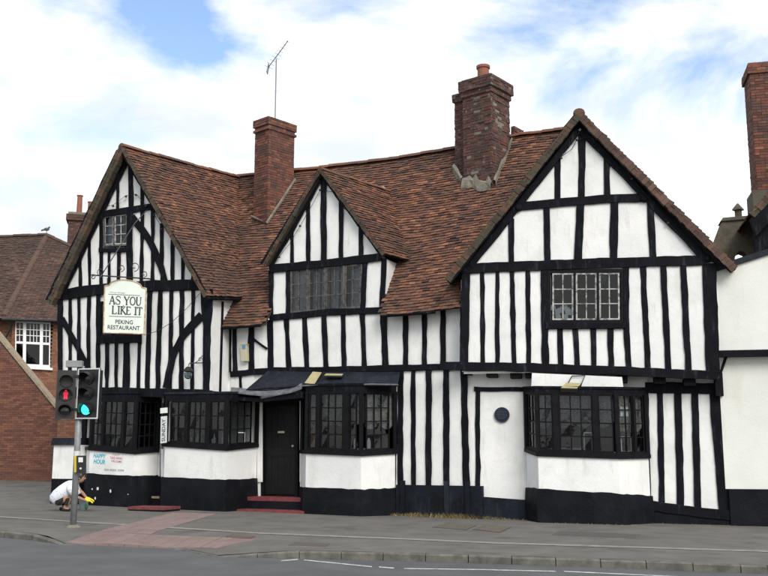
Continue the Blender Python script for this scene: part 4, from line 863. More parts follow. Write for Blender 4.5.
a, b = fD.p(.01, .5, -.14), fD.p(.22, .5, -.14); lace('net_curtain', a, b, fD.c[0].z + .05, fD.c[3].z - .05, 3, 'pale curtain behind the leftmost light of the dormer window', 'curtain', scallop=0)
for k, (s0, s1) in enumerate(((.28, .37), (.40, .50), (.53, .63), (.66, .74), (.80, .97))):
    lace('thin_curtain', fD.p(s0, .5, -.2), fD.p(s1, .5, -.2), fD.c[0].z + .05, fD.c[3].z - .1, 1, ('first', 'second', 'third', 'fourth', 'fifth')[k] + ' thin curtain strip from the left behind the dormer panes, after the leftmost curtain', 'blue_net', scallop=0)
mb = MB(); rng = random.Random(3)
for k in range(14):
    s = rng.uniform(.05, .30); t = rng.uniform(.04, .30); mb.add([fR.p(s, t, -.06), fR.p(s + .06, t + .02, -.05), fR.p(s + .05, t + .12, -.07), fR.p(s - .01, t + .09, -.06)], [(0, 1, 2, 3)])
mb.build('crumpled_paper', 'notice', None, 'crumpled pale paper heaped behind the lower left panes of the right gable window', 'paper')

# ------------------------------------------------------------------ doors and steps
fd = Facet(PC.at(263, 497, 0.10), PC.at(299.5, 497, 0.10), PC.at(299.5, 400, 0.10), PC.at(263, 400, 0.10)); fd.n = -PC.n
door = empty('door', fd.p(.5, 0), parent=B); door['label'] = 'black boarded front door with letter box'
mb = MB(); fd.bar(mb, 0, .07, 0, 1, -.06, .10); fd.bar(mb, .93, 1, 0, 1, -.06, .10); fd.bar(mb, .07, .93, .95, 1, -.06, .10); mb.build('door_frame', 'frame_black', door)
for k in range(5):
    mb = MB(); s = .075 + k * .17; fd.bar(mb, s, s + .164, .02, .945, -.05, 0.0 + U(-.004, .004)); mb.build('door_board', 'wood_door', door)
mb = MB(); fd.bar(mb, .075, .925, .42, .50, 0.004, .02); mb.build('lock_rail', 'wood_door', door)
mb = MB(); fd.bar(mb, .075, .925, .03, .13, 0.004, .02); mb.build('bottom_rail', 'wood_door', door)
mb = MB(); fd.bar(mb, .42, .60, .655, .675, .0, .02); mb.build('letter_box', 'brass', door)
mb = MB(); mb.ball(fd.p(.84, .52, .04), .035); mb.build('door_knob', 'brass', door)
MB().box(PC.xyz(PC.lx(fd.c[0]) - .05, 0.16, 0), PC.t * (fd.w + .1), PC.n * .05, (0, 0, 2.9)).build('door_backing', 'room', door)
def step(quad, vt, h, label, name='door_step', m='red_step', under='black_paint', parent=B, nose=.05):
    st = empty(name, sum(quad, Vector()) / 4, parent=parent); st['label'] = label
    MB().prism([p - ZUP * nose for p in quad], (0, 0, -h)).build('riser', under, st)
    c = sum(quad, Vector()) / 4; MB().prism([c + (p - c) * 1.02 for p in quad], (0, 0, -nose)).build('tread', m, st)
def q4(pl, ul, ur, vf, off0, off1):
    a, b = pl.at(ul, vf[0], off0), pl.at(ur, vf[1], off0); z = (a.z + b.z) / 2; a.z = b.z = z; return [a, b, b + pl.n * (off1 - off0), a + pl.n * (off1 - off0)]
step(q4(PC, 238, 302, (496.5, 498), -0.42, 0.12), 0, 0.5, 'upper red doorstep below the front door', nose=.09); step(q4(PC, 222, 303, (508.6, 511.4), -0.80, -0.42), 0, 0.4, 'lower red doorstep on the pavement', nose=.13)
step(q4(PC, 150, 168, (496, 496.8), -0.62, 0.3), 0, 0.4, 'worn stone step in the side doorway', m='stone_step'); sa, sb = onpav(128, 510.6), onpav(164.5, 512); sz_ = max(sa.z, sb.z) + .09; sa.z = sb.z = sz_
step([sa, sb, sb + PC.n * .6, sa + PC.n * .6], 0, .2, 'red doorstep on the pavement at the side doorway', nose=.06)
# side doorway between the two left bays
lgw = wall(PC, [(81, 395), (209, 397), (209, 530), (81, 530)], [[(88, 402), (157, 402), (157, 449), (88, 449)], [(159.5, 403), (166, 403), (166, 497), (159.5, 497)], [(170, 403), (207, 403), (207, 442), (170, 442)]], LG + 0.03, B, 'ground_floor_wall')
MB().box(PC.xyz(PC.lx(PC.at(158, 450, LG)) - .3, LG + .5, -.2), PC.t * 1.0, PC.n * .06, (0, 0, 2.9)).build('side_door', 'wood_door', B)
panel(PC, [(161, 449), (163, 449), (163, 488), (161, 488)], LG - .3, lgw)
timber(PC, [(84, 397), (84, 474)], 5, LG, 'corner_post', lgw); 
MB().prism([at_z(PC.at(81, 500, LG - .06), -.3), at_z(PC.at(208, 505, LG - .06), -.3), PC.at(208, 478, LG - .06), PC.at(81, 474, LG - .06)], PC.n * .1).build('plinth', 'black_paint', lgw)

# ------------------------------------------------------------------ chimneys
def roofhit(u, v): return hit(u, v, PC.xyz(-5, -.38, ez(-5)), PC.xyz(0, -.38, ez(0)), PC.xyz(-5, RD, ev(rl, -5)))
K = roofhit(267, 224); ya = math.radians(42); t1 = Vector((math.cos(ya), -math.sin(ya), 0)); n1_ = Vector((math.sin(ya), math.cos(ya), 0))
ch1 = empty('chimney', K, parent=B); ch1['label'] = 'tall square red brick chimney carrying the aerial'
KL = slide(K, t1, 252.8); KR = slide(K, n1_, 293); KR.z = K.z; KB = KL + (KR - K); z0 = K.z - 0.1; z1 = zv(K, 129)
stack(ch1, [KL, K, KR, KB], z0, z1)
def grow(cs, g):
    c = sum(cs, Vector()) / 4; return [p + flat(p - c).normalized() * g * 1.4 for p in cs]
cs1 = [KL, K, KR, KB]; stack(ch1, grow(cs1, .045), z1, z1 + .075); stack(ch1, grow(cs1, .005), z1 + .075, z1 + .15); stack(ch1, grow(cs1, .05), z1 + .15, zv(K, 117.5))
zt1 = zv(K, 117.5); MB().prism([at_z(p, zt1 - .02) for p in grow(cs1, .02)], (0, 0, .05)).build('cap', 'cement', ch1)
sl_ = lambda p: at_z(p, roofz(p))
def roofz(p):
    o = (p - PC.p0).dot(PC.n); l = PC.lx(p); return ez(l) + (ev(rl, l) - ez(l)) * (o + .38) / (RD + .38)
g2 = grow(cs1, .03); mb = MB(); mb.tube([sl_(g2[0]) + ZUP * .04, sl_(g2[1]) + ZUP * .04, sl_(g2[2]) + ZUP * .05], .045, 6); mb.build('flaunching', 'cement', ch1)
K2 = roofhit(492.5, 187); ya = math.radians(38); t2 = Vector((math.cos(ya), -math.sin(ya), 0)); n2_ = Vector((math.sin(ya), math.cos(ya), 0))
ch2 = empty('chimney', K2, parent=B); ch2['label'] = 'massive weathered brick chimney with patchy mortar and one clay pot'
KL = slide(K2, t2, 464); KR = slide(K2, n2_, 511.5); KR.z = K2.z; KB = KL + (KR - K2); cs2 = [KL, K2, KR, KB]
z0 = K2.z - .15; z1 = zv(K2, 91); stack(ch2, cs2, z0, z1, 'sooty_brick', 'mortar', jit=.014); stack(ch2, grow(cs2, .04), z1, z1 + .15, 'sooty_brick', 'mortar', jit=.01); stack(ch2, grow(cs2, .09), z1 + .15, z1 + .42, 'sooty_brick', 'mortar', jit=.012); stack(ch2, grow(cs2, .02), z1 + .42, zv(K2, 75), 'sooty_brick', 'mortar', jit=.012)
MB().prism([at_z(p, zv(K2, 75) - .02) for p in grow(cs2, -.04)], (0, 0, .07)).build('cap', 'cement', ch2)
SLt = slide(KL + n2_ * .25, t2, 455.5); s2c = [SLt, KL + n2_ * .25 + t2 * -.02, KL + (KR - K2) + t2 * -.02, SLt + (KR - K2) - n2_ * .25]
stack(ch2, s2c, z0, zv(KL, 97), 'sooty_brick', 'mortar', jit=.012); stack(ch2, grow(s2c, .05), zv(KL, 97), zv(KL, 90), 'sooty_brick', 'mortar', jit=.012)
sr = slide(KR + n2_ * .1, t2, 516); s3c = [KR + n2_ * .05, sr, sr + n2_ * .5, KR + n2_ * .55]; stack(ch2, s3c, z0 + .4, zv(KR, 126), 'sooty_brick', 'mortar', jit=.012)
pc = sum(cs2, Vector()) / 4; zt2 = zv(K2, 75); pot = slide(at_z(pc, zt2), t2, 483.5)
MB().lathe(pot, [(.16, -.1), (.155, .44), (.185, .46), (.185, .53), (.13, .53), (.12, .3)], 14).build('chimney_pot', 'pot', ch2, smooth=False)
rng = random.Random(5)
def fillet(path, parent, w0, w1, h0, h1, n=9):   # ragged mortar weathering between brickwork and tiles
    mb = MB(); c = sum(path, Vector()) / len(path)
    for a, b in zip(path[:-1], path[1:]):
        o_ = (b - a).cross(ZUP).normalized()
        if o_.dot((a + b) / 2 - flat(c) - ZUP * a.z) < 0 and o_.y > 0: o_ = -o_
        k0 = len(mb.v)
        for k in range(n + 1):
            p = a.lerp(b, k / n); q = p + o_ * rng.uniform(w0, w1)
            mb.v += [sl_(p) + ZUP * rng.uniform(h0, h1) + o_ * .03, sl_(p + o_ * .06) + ZUP * .12 + o_ * .03, sl_(q) + ZUP * .045, sl_(q) - ZUP * .03]
        for k in range(n):
            i = k0 + 4 * k; mb.f += [(i, i + 4, i + 5, i + 1), (i + 1, i + 5, i + 6, i + 2), (i + 2, i + 6, i + 7, i + 3)]
    return mb.build('mortar_fillet', 'cement', parent)
fillet([s2c[0], KL], ch2, .05, .10, .03, .15, 4); fillet([KL, K2], ch2, .08, .16, .05, .26, 9); fillet([K2, KR], ch2, .06, .10, .03, .16, 9)
# television aerial
ae = empty('tv_aerial', PC.xyz(PC.lx(K), 0, 0), 'thin television aerial on a pole above the square chimney', 'aerial')
ab = at_z((K + KL * 0 + cs1[3]) / 2, zt1 - .3); ab = slide(ab, t1, 274.8); at_ = at_z(ab, zv(ab, 59)); mb = MB(); mb.tube([ab, at_], .02, 6); mb.build('pole', 'alu', ae)
q0 = slide(at_z(ab, zv(ab, 65)), t1, 267.5); q1 = slide(at_z(ab, zv(ab, 45.5)), t1, 288); mb = MB(); mb.tube([q0, q1], .014, 5); mb.build('boom', 'alu', ae)
for k in range(9):
    p = q0.lerp(q1, .05 + k * .115); l = .16 - .009 * k; MB().tube([p - n1_ * l + ZUP * .01, p + n1_ * l - ZUP * .01], .006, 4).build('element', 'alu', ae)
MB().box(q0 - Vector((.02, .12, .14)), (.02, 0, 0), (0, .24, 0), (.05, 0, .26)).build('reflector', 'alu', ae)

# ------------------------------------------------------------------ hanging sign
SO = LO - 0.75
PS = Pl(PC.at(125, 310, SO), 3.0)
sg = empty('hanging_sign', PS.at(125, 333, 0), 'cream arched hanging sign reading AS YOU LIKE IT on the left gable', 'sign')
sc_ = [(103.4, 332.6), (144, 334), (146.4, 287), (104.8, 284.2)]
def sp(s, t):                                    # sign face coordinates
    u = (sc_[0][0] * (1 - s) + sc_[1][0] * s) * (1 - t) + (sc_[3][0] * (1 - s) + sc_[2][0] * s) * t
    v = (sc_[0][1] * (1 - s) + sc_[1][1] * s) * (1 - t) + (sc_[3][1] * (1 - s) + sc_[2][1] * s) * t
    return u, v
def S3(s, t, o=0.0): return PS.at(*sp(s, t), o)
arch = [(0, 0), (1, 0), (1, .97), (.90, .985), (.885, .99)] + [(.5 + .385 * math.cos(math.pi * k / 12), .99 + .13 * math.sin(math.pi * k / 12)) for k in range(1, 12)] + [(.115, .99), (.10, .985), (0, .97)]
MB().prism([S3(s, t, 0) for s, t in arch], PS.n * .045).build('sign_board', 'sign_face', sg)
mb = MB()
for (a, b) in zip(arch, arch[1:] + arch[:1]): mb.tube([S3(*a, -.004), S3(*b, -.004)], .016, 5)
mb.build('sign_border', 'sign_rust', sg)
def stroke(mb, pts, wd, o=-.006):
    for (a, b) in zip(pts[:-1], pts[1:]):
        A = Vector((*a, 0)); Bq = Vector((*b, 0)); d = (Bq - A); asp = 1.22
        dd = Vector((d.x, d.y * asp, 0)).normalized(); px = Vector((-dd.y, dd.x / asp, 0)) * wd / 2
        mb.add([S3(*(A + px).xy, o), S3(*(A - px).xy, o), S3(*(Bq - px).xy, o), S3(*(Bq + px).xy, o)], [(0, 1, 2, 3)])
GL = {'A': [([(0, 0), (.5, 1)], 1), ([(.5, 1), (1, 0)], 2), ([(.2, .36), (.8, .36)], 1), ([(-.12, 0), (.2, 0)], 1), ([(.76, 0), (1.14, 0)], 1)],
      'S': [([(.92, .76), (.9, .93), (.6, 1), (.3, .98), (.1, .82), (.12, .66), (.4, .54)], 1), ([(.3, .58), (.75, .44), (.92, .28)], 2), ([(.92, .28), (.85, .08), (.55, 0), (.25, .02), (.06, .1), (.05, .28)], 1)],
      'Y': [([(0, 1), (.5, .48)], 2), ([(1, 1), (.5, .48)], 1), ([(.5, .5), (.5, 0)], 2), ([(-.12, 1), (.2, 1)], 1), ([(.8, 1), (1.12, 1)], 1), ([(.3, 0), (.7, 0)], 1)],
      'O': [([(.5, 0), (.2, .08), (.04, .3), (.0, .5), (.04, .7), (.2, .92), (.5, 1)], 1.6), ([(.5, 1), (.8, .92), (.96, .7), (1, .5), (.96, .3), (.8, .08), (.5, 0)], 1.6)],
      'U': [([(.12, 1), (.12, .3), (.2, .1), (.45, 0)], 2), ([(.45, 0), (.75, .06), (.9, .3), (.9, 1)], 1), ([(-.05, 1), (.3, 1)], 1), ([(.74, 1), (1.06, 1)], 1)],
      'L': [([(.2, 1), (.2, 0)], 2), ([(0, 1), (.42, 1)], 1), ([(0, 0), (.95, 0), (.98, .22)], 1)],
      'I': [([(.5, 1), (.5, 0)], 2), ([(.2, 1), (.8, 1)], 1), ([(.2, 0), (.8, 0)], 1)],
      'K': [([(.18, 1), (.18, 0)], 2), ([(.9, 1), (.2, .42)], 1), ([(.38, .56), (1.15, -.06)], 2), ([(0, 1), (.38, 1)], 1), ([(0, 0), (.38, 0)], 1), ([(.72, 1), (1.02, 1)], 1)],
      'E': [([(.18, 1), (.18, 0)], 2), ([(0, 1), (.86, 1), (.88, .82)], 1), ([(.18, .52), (.68, .52)], 1), ([(0, 0), (.9, 0), (.94, .2)], 1)],
      'T': [([(.5, 1), (.5, 0)], 2), ([(.02, .8), (.04, 1), (.96, 1), (.98, .8)], 1), ([(.3, 0), (.7, 0)], 1)]}
def word(mb, txt, s0, t0, cw, chh, adv, wd):
    s = s0
    for ch in txt:
        if ch == ' ': s += adv * .45; continue
        k = .5 if ch == 'I' else 1.0
        for pts, wt in GL[ch]: stroke(mb, [(s + (x if ch != 'I' else x - .25) * cw * (1 if ch != 'I' else 1), t0 + y * chh) for x, y in pts], wd * (1.35 if wt >= 2 else 0.8 if wt == 1 else 1.1))
        s += adv * k if ch == 'I' else adv
mb = MB(); word(mb, 'AS YOU', .13, .60, .118, .17, .144, .024); word(mb, 'LIKE IT', .19, .40, .115, .16, .139, .024)
stroke(mb, [(.47, .585), (.44, .535)], .02); mb.build('title_lettering', 'sign_ink', sg)
mb = MB(); stroke(mb, [(.09, .80), (.86, .81)], .011); stroke(mb, [(.13, .345), (.91, .355)], .012); mb.build('rule_line', 'sign_ink', sg)
text_mb('PEKING', lambda a, b: S3(.285 + a * .43, .195 + b * .085, -.006), bold=.012).build('cuisine_lettering', 'sign_ink', sg)
text_mb('RESTAURANT', lambda a, b: S3(.10 + a * .79, .075 + b * .088, -.006), bold=.012).build('cuisine_lettering', 'sign_ink', sg)
text_mb('Young Wong\'s', lambda a, b: S3(.12 + a * .38, .825 + b * .035, -.006), shear=.3).build('small_lettering', 'grey_text', sg)
# wrought iron bracket
mb = MB(); wl = PC.at(152, 279, LO); en = PC.at(91, 275, SO - .75)
mb.tube([wl, PC.at(125, 277.2, SO), en], .018, 6)
mb.tube([PC.at(100, 277.5, SO - .6), PC.at(135, 223, LO - .3), PC.at(150, 207, LO)], .014, 5)
def scroll(c, r, turns, o, ph=0, sgn=1, k=20): return [PC.at(c[0] + sgn * r * (1 - i / k * .75) * math.cos(ph + i / k * turns * 6.283), c[1] - r * (1 - i / k * .75) * math.sin(ph + i / k * turns * 6.283), o) for i in range(k + 1)]
for c, r, o, ph, sg_ in (((101, 272), 4.2, SO - .55, -1.3, -1), ((121, 268), 3.8, SO - .1, -1.5, 1), ((134.5, 266.5), 5.0, SO + .2, -1.6, 1), ((144, 274), 3.4, SO + .4, -1.5, 1), ((93, 277), 2.6, SO - .7, 1.5, -1)): mb.tube(scroll(c, r, 1.1, o, ph, sg_), .011, 4)
for s in (.06, .96): mb.tube([S3(s, .98, .02), S3(s, 1.13, .02)], .012, 5)
mb.build('iron_bracket', 'iron', sg)
def cable(name, pts, label, r=.007, cat='cable', bulbs=()):
    root = empty(name, pts[0], label, cat, 'festoon strings on the gables' if bulbs else None); MB().tube(pts, r, 4).build('wire', 'iron', root)
    for p in bulbs: MB().ball(p, .035, 7, 5).build('bulb_holder', 'iron', root)
cable('sign_cable', [PC.at(u, v, LO - .06 - k) for u, v, k in ((144, 335, .55), (158, 331, .3), (172, 322, .1), (187, 308, 0), (200, 293, 0))], 'thin black cable running from the hanging sign across the studs')
bl = [(104, 207), (113, 205), (126, 195.5), (136, 194), (146, 205), (154, 214), (162, 228)]
cable('festoon_string', [PC.at(u, v, LO - .07) for u, v in bl], 'string of small dark bulbs under the left gable peak', bulbs=[PC.at(u, v + 1, LO - .09) for u, v in bl[1:]])
bl = [(279, 257), (290, 243), (300, 226), (312, 205), (320, 190), (334, 192), (345, 208), (355, 220), (364, 232), (374, 247)]
cable('festoon_string', [PC.at(u, v, -.07) for u, v in bl], 'string of small dark bulbs under the dormer gable', bulbs=[PC.at(u, v, -.09) for u, v in bl[::2]])
bl = [(561, 157), (572, 149), (577, 139), (590, 137), (603, 143), (616, 158), (632, 178), (650, 200), (668, 222), (690, 248)]
cable('festoon_string', [PR.at(u, v, RO - .07) for u, v in bl], 'string of small dark bulbs under the big right gable', bulbs=[PR.at(u, v + 1, RO - .09) for u, v in bl[::2]])
# wall lantern
ln = empty('wall_lantern', PC.at(189, 380, LO - .3), 'small glass wall lantern on an iron arm beside the left corner post', 'lantern')
mb = MB(); a0 = PC.at(202.5, 362.8, LO - .05); a1 = PC.at(189.5, 363.2, LO - .3); mb.tube([a0, a1, a1 - ZUP * .06 - PC.t * .03], .014, 5); mb.tube([PC.at(202.5, 355.5, LO - .05), PC.at(198, 361, LO - .14), PC.at(195, 363, LO - .2)], .010, 5); mb.tube(scroll((200, 359.5), 2.2, 1, LO - .1), .008, 4); mb.build('arm', 'iron', ln)
lc = a1 - ZUP * .12 - PC.t * .03; MB().lathe(lc - ZUP * .10, [(.02, .14), (.05, .13), (.13, .04), (.13, .02), (.06, 0)][::-1], 10).build('lantern_hood', 'iron', ln)
MB().lathe(lc - ZUP * .27, [(.03, 0), (.08, .03), (.10, .09), (.10, .16)], 10).build('lantern_glass', 'glass_pale', ln); MB().ball(lc - ZUP * .16, .045, 8, 6).build('bulb', 'notice', ln)
# floodlights
def flood(pl, q, off, arm, label, th=.09):
    root = empty('floodlight', pl.at(q[0][0], q[0][1], off), label, 'floodlight', 'floodlights above the bay windows')
    P = [pl.at(u, v, off + (0.0 if k < 2 else .20)) for k, (u, v) in enumerate(q)]
    nn = (P[1] - P[0]).cross(P[3] - P[0]).normalized(); nn = nn if nn.z < 0 else -nn
    MB().prism(P, nn * th).build('lamp_body', 'lamp_body', root)
    c = sum(P, Vector()) / 4; MB().prism([c + (p - c) * .97 - nn * .004 for p in P], -nn * .012).build('lamp_cover', 'flood_cream', root)
    mb = MB(); mb.tube([pl.at(*p) for p in arm], .014, 5); mb.build('bracket', 'iron', root)
flood(PR, [(560.5, 388.5), (577, 389), (581.6, 383.6), (566.5, 383.2)], -.84, [(568, 383.6, -.66), (572, 376, -.54), (585, 375.8, -.54), (581, 384.8, -.68)], 'cream floodlight on a black bracket over the right bay window')
flood(PC, [(304.4, 383.6), (314.6, 384.6), (322, 372.6), (313, 371.8)], -.62, [(309, 384, -.5), (312, 386, -.62), (318, 378, -.45)], 'cream floodlight tilted on the lead roof over the middle bay')
flood(PC, [(324, 375.8), (342, 376), (343.5, 374.4), (326, 374)], -.50, [(330, 375, -.4), (334, 379, -.45)], 'flat cream floodlight lying on the lead roof right of the tilted one', th=.03)
# electricity meter box
fm = Facet(PC.at(241, 361, -.12), PC.at(247.4, 361, -.12), PC.at(247, 344.4, -.12), PC.at(240.2, 344.4, -.12)); fm.n = -PC.n; mtr = empty('meter_box', fm.p(.5, 0), 'small cream box fixed between studs above the lead lip', 'box')
mb = MB(); fm.bar(mb, 0, 1, 0, 1, -.12, 0); mb.build('case', 'meter', mtr); mb = MB(); fm.bar(mb, .28, .75, .72, .95, .001, .006); mb.build('blue_label', 'blue_ink', mtr); mb = MB(); fm.bar(mb, -.05, 1.05, .985, 1.03, -.1, .012); mb.build('lid', 'meter', mtr)
# round plaque
pc_ = PR.at(502, 414.8, -.02); plq = empty('wall_plaque', pc_, 'round dark blue plaque on the white blocked doorway', 'plaque')
def disc(c, r, pl, o, th, m, name, parent, n=28):
    MB().prism([c + pl.t * (r * math.cos(2 * math.pi * k / n)) + ZUP * (r * math.sin(2 * math.pi * k / n)) - pl.n * o for k in range(n)], -pl.n * th).build(name, m, parent)
rr = .172; disc(pc_, rr, PR, 0, .03, 'plaque', 'disc', plq)
mb = MB(); n = 28
for k in range(n):
    a, b = 2 * math.pi * k / n, 2 * math.pi * (k + 1) / n; q = [(rr * .93, a), (rr * .93, b), (rr * .88, b), (rr * .88, a)]
    mb.add([pc_ + PR.t * (r * math.cos(t)) + ZUP * (r * math.sin(t)) - PR.n * .033 for r, t in q], [(0, 1, 2, 3)])
mb.build('rim_line', 'plaque_text', plq)
mb = MB(); rng = random.Random(11)               # worn, unreadable lines of lettering
for k in range(7):
    z = .10 - k * .033; hw = math.sqrt(max(0, (rr * .74) ** 2 - z * z)); x = -hw
    while x < hw - .012:
        l = rng.uniform(.008, .016); mb.add([pc_ + PR.t * x + ZUP * z - PR.n * .034, pc_ + PR.t * (x + l) + ZUP * z - PR.n * .034, pc_ + PR.t * (x + l) + ZUP * (z + .016) - PR.n * .034, pc_ + PR.t * x + ZUP * (z + .016) - PR.n * .034], [(0, 1, 2, 3)]); x += l + rng.uniform(.004, .012)
mb.build('worn_lettering', 'plaque_text', plq)
# painted lettering on the apron of the left bay
def ap(u, v, o=-.006): 
    pa_, pb_ = q1_[1], q1_[2]; f = Facet(at_z(pa_, .5), at_z(pb_, .5), at_z(pb_, 1.6), at_z(pa_, 1.6)); d = ray(u, v); k = (pa_ - CAM).dot(f.n) / d.dot(f.n); nn = f.n if f.n.y < 0 else -f.n; return CAM + d * k - nn * o
def px(u0, v0, u1, v1, sh=0.0): return lambda a, b: ap(u0 + (u1 - u0) * a + sh * b, v1 + (v0 - v1) * b + a * 1.0)
for (t, a, m, s, bo) in (('HAPPY', (93.4, 453.2, 105.4, 457.6), 'cyan_text', .8, .03), ('HOUR', (93.6, 458.8, 105, 463.4), 'cyan_text', .8, .03), ('FULLY', (113, 453.4, 119.5, 455.2), 'pink_text', 0, .0), ('TAKE AWAY', (110, 456.4, 122.6, 458.8), 'pink_text', 0, .01), ('WELCOME', (111.2, 459.8, 121.6, 461.8), 'pink_text', 0, .01), ('020 8203 3209', (104.4, 468.6, 124, 470.6), 'grey_text', 0, .01)):
    text_mb(t, px(*a, sh=s), bold=bo).build('painted_lettering', m, b1)
# vertical lettered board in the side doorway
fv = Facet(PC.at(160.4, 443.4, -1.28), PC.at(166.4, 442.6, -1.28), PC.at(166.8, 416, -1.28), PC.at(160.8, 416.6, -1.28)); fv.n = -PC.n
vb = empty('vertical_sign', fv.p(.5, 0), 'narrow white board lettered SUNDAY sideways between the two left bays', 'sign')
mb = MB(); fv.bar(mb, 0, 1, 0, 1, -.02, 0); mb.build('sign_board', 'notice', vb); text_mb('SUNDAY', lambda a, b: fv.p(.80 - b * .6, .06 + a * .84, .004), bold=.015).build('lettering', 'sign_ink', vb)
mb = MB(); fv.bar(mb, -.1, 1.05, 1.12, 1.32, -.02, 0); mb.build('notice_card', 'sign_face', vb)
# flaked patches on the tarred plinth of the left bay
mb = MB()
for u, v, rx, ry in ((94.2, 489, .9, 1), (99.8, 488.7, 1.4, 1.8), (97.3, 498, .9, 1.7), (112.4, 491, 1.1, 2.1), (130, 494.2, .7, .5)):
    mb.add([ap(u + rx * math.cos(k * .785) * U(.7, 1.1), v + ry * math.sin(k * .785) * U(.7, 1.1), -.075) for k in range(8)], [tuple(range(8))])
mb.build('flaked_patch', 'chip', b1)
# dry weeds along the foot of the wall
mb = MB(); rng = random.Random(21)
def tuft(p, n, h):
    for _ in range(n):
        q = p + Vector((rng.uniform(-.12, .12), rng.uniform(-.07, .05), 0)); a = rng.uniform(0, 6.28); l = h * rng.uniform(.4, 1.2); d = Vector((math.cos(a) * l * .8, math.sin(a) * l * .8, l * .8)); s = Vector((-math.sin(a), math.cos(a), 0)) * .006
        mb.add([q - s, q + s, q + d], [(0, 1, 2)])
for k in range(150):
    u = rng.uniform(392, 528); f = math.exp(-((u - 425) / 38) ** 2) + .9 * math.exp(-((u - 470) / 25) ** 2) + .12; p = (PC if u < 462 else PR).at(u, 516, -.14); p.z = gz(p.x, p.y); tuft(p, int(2 + 15 * f * rng.random()), .04 + .08 * f)
for k in range(60): u = rng.uniform(532, 735); p = PR.at(u, 525, -.82 if u < 645 else -.16); p.z = gz(p.x, p.y); tuft(p, 3, .03)
mb.build('dry_weeds', 'dry_grass', None, 'straw-coloured dry weeds along the foot of the wall', 'weeds', kind='stuff')

# ------------------------------------------------------------------ traffic signal
tb = onpav(73, 527.5); tl = empty('traffic_light', tb, 'grey post with two black signal heads, one showing green and one a red man', 'traffic light')
ztop = zv(tb, 366); lean = Vector((.0, 0, 0)); MB().tube([tb - ZUP * .1, at_z(tb, ztop)], .058, 14).build('post', 'steel', tl, smooth=True)
MB().lathe(tb, [(.14, 0), (.13, .02), (.07, .05)], 14).build('base_collar', 'cement', tl)
PT = Pl(tb, -2.0)
def head(u0, u1, v0, v1, yaw, border, aspects, off, name):
    P0 = Pl(PT.at((u0 + u1) / 2, 450, off), yaw); a, b = P0.at(u0, (v0 + v1) / 2), P0.at(u1, (v0 + v1) / 2); za, zb = zv(a, v1), zv(a, v0)
    f = Facet(at_z(a, za), at_z(b, za), at_z(b, zb), at_z(a, zb)); f.n = -P0.n
    hd = empty(name, f.p(.5, 0), parent=tl)
    mb = MB(); f.bar(mb, .0, 1, .0, 1, -.03, 0); mb.build('backing_board', 'signal_black', hd)
    mb = MB(); f.bar(mb, .12, .88, .03, .97, -.20, -.0305); mb.build('case', 'signal_black', hd)
    if border:
        mb = MB(); e = .018 / f.w * 1.3; g = .018 / f.h * 1.3; f.bar(mb, 0, e, g, 1 - g, .001, .008); f.bar(mb, 1 - e, 1, g, 1 - g, .001, .008); f.bar(mb, 0, 1, 0, g, .001, .008); f.bar(mb, 0, 1, 1 - g, 1, .001, .008); mb.build('white_border', 'border_white', hd)
    for t, m, kind in aspects:
        r = .105; c = f.p(.5, t, .03)
        mb = MB(); mb.prism([c + P0.t * (r * 1.12 * math.cos(k * .3927)) + ZUP * (r * 1.12 * math.sin(k * .3927)) for k in range(16)], P0.n * .035); mb.build('lens_ring', 'signal_black', hd)
        if kind == 'round':
            mb = MB(); mb.add([c + P0.t * (r * math.cos(k * .3927)) + ZUP * (r * math.sin(k * .3927)) - P0.n * .004 for k in range(16)] + [c - P0.n * .03], [(k, (k + 1) % 16, 16) for k in range(16)]); mb.build('lens', m, hd, smooth=True)
        elif kind == 'man':
            mb = MB(); mb.add([c + P0.t * x + ZUP * y - P0.n * .006 for x, y in ((-.035, -.085), (-.004, -.085), (0, -.02), (.004, -.085), (.035, -.085), (.03, 0), (.045, -.01), (.04, .045), (-.04, .045), (-.045, -.01), (-.03, 0))], [tuple(range(11))]); mb.add([c + P0.t * (.02 * math.cos(k * .785)) + ZUP * (.068 + .02 * math.sin(k * .785)) - P0.n * .006 for k in range(8)], [tuple(range(8))]); mb.build('red_man', m, hd)
        if kind in ('round', 'man', 'blank'):
            mb = MB(); n = 13; R1 = r * 1.2                         # visor hood
            for k in range(n):
                t_ = math.radians(-25 + 230 * k / (n - 1)); ln_ = .20 * (.45 + .55 * max(0, math.sin(t_))); e = P0.t * math.cos(t_) + ZUP * math.sin(t_)
                mb.v += [c + e * R1, c + e * R1 * .97 - P0.n * ln_ - ZUP * .02, c + e * (R1 - .008), c + e * (R1 * .97 - .008) - P0.n * ln_ - ZUP * .02]
            for k in range(n - 1): i = 4 * k; mb.f += [(i, i + 4, i + 5, i + 1), (i + 2, i + 3, i + 7, i + 6), (i + 1, i + 5, i + 7, i + 3)]
            mb.build('visor', 'signal_black', hd)
    return f
head(76.8, 99, 368.5, 419, 14, True, [(.80, 'lens_dark', 'round'), (.50, 'lens_dark', 'round'), (.19, 'green_lamp', 'round')], -.16, 'signal_head')
head(56, 75.5, 370, 419, -16, False, [(.78, 'lens_dark', 'blank'), (.50, 'red_lamp', 'man'), (.18, 'lens_dark', 'round')], -.14, 'pedestrian_signal_head')
p = PT.at(69, 367, -.1); mb = MB(); mb.box(p + Vector((-.05, -.05, 0)), (.30, .03, 0), (-.02, .16, 0), (0, 0, .12)); mb.build('detector_unit', 'steel', tl)
for v in (378, 411): mb = MB(); mb.box(at_z(tb, zv(tb, v)) + Vector((-.16, -.13, 0)), (.32, 0, 0), (0, .16, 0), (0, 0, .05)); mb.build('clamp', 'signal_black', tl)
fb = Facet(PT.at(76.5, 473, -.17), PT.at(84.6, 473, -.17), PT.at(84.6, 455.6, -.17), PT.at(76.5, 455.6, -.17)); fb.n = -PT.n
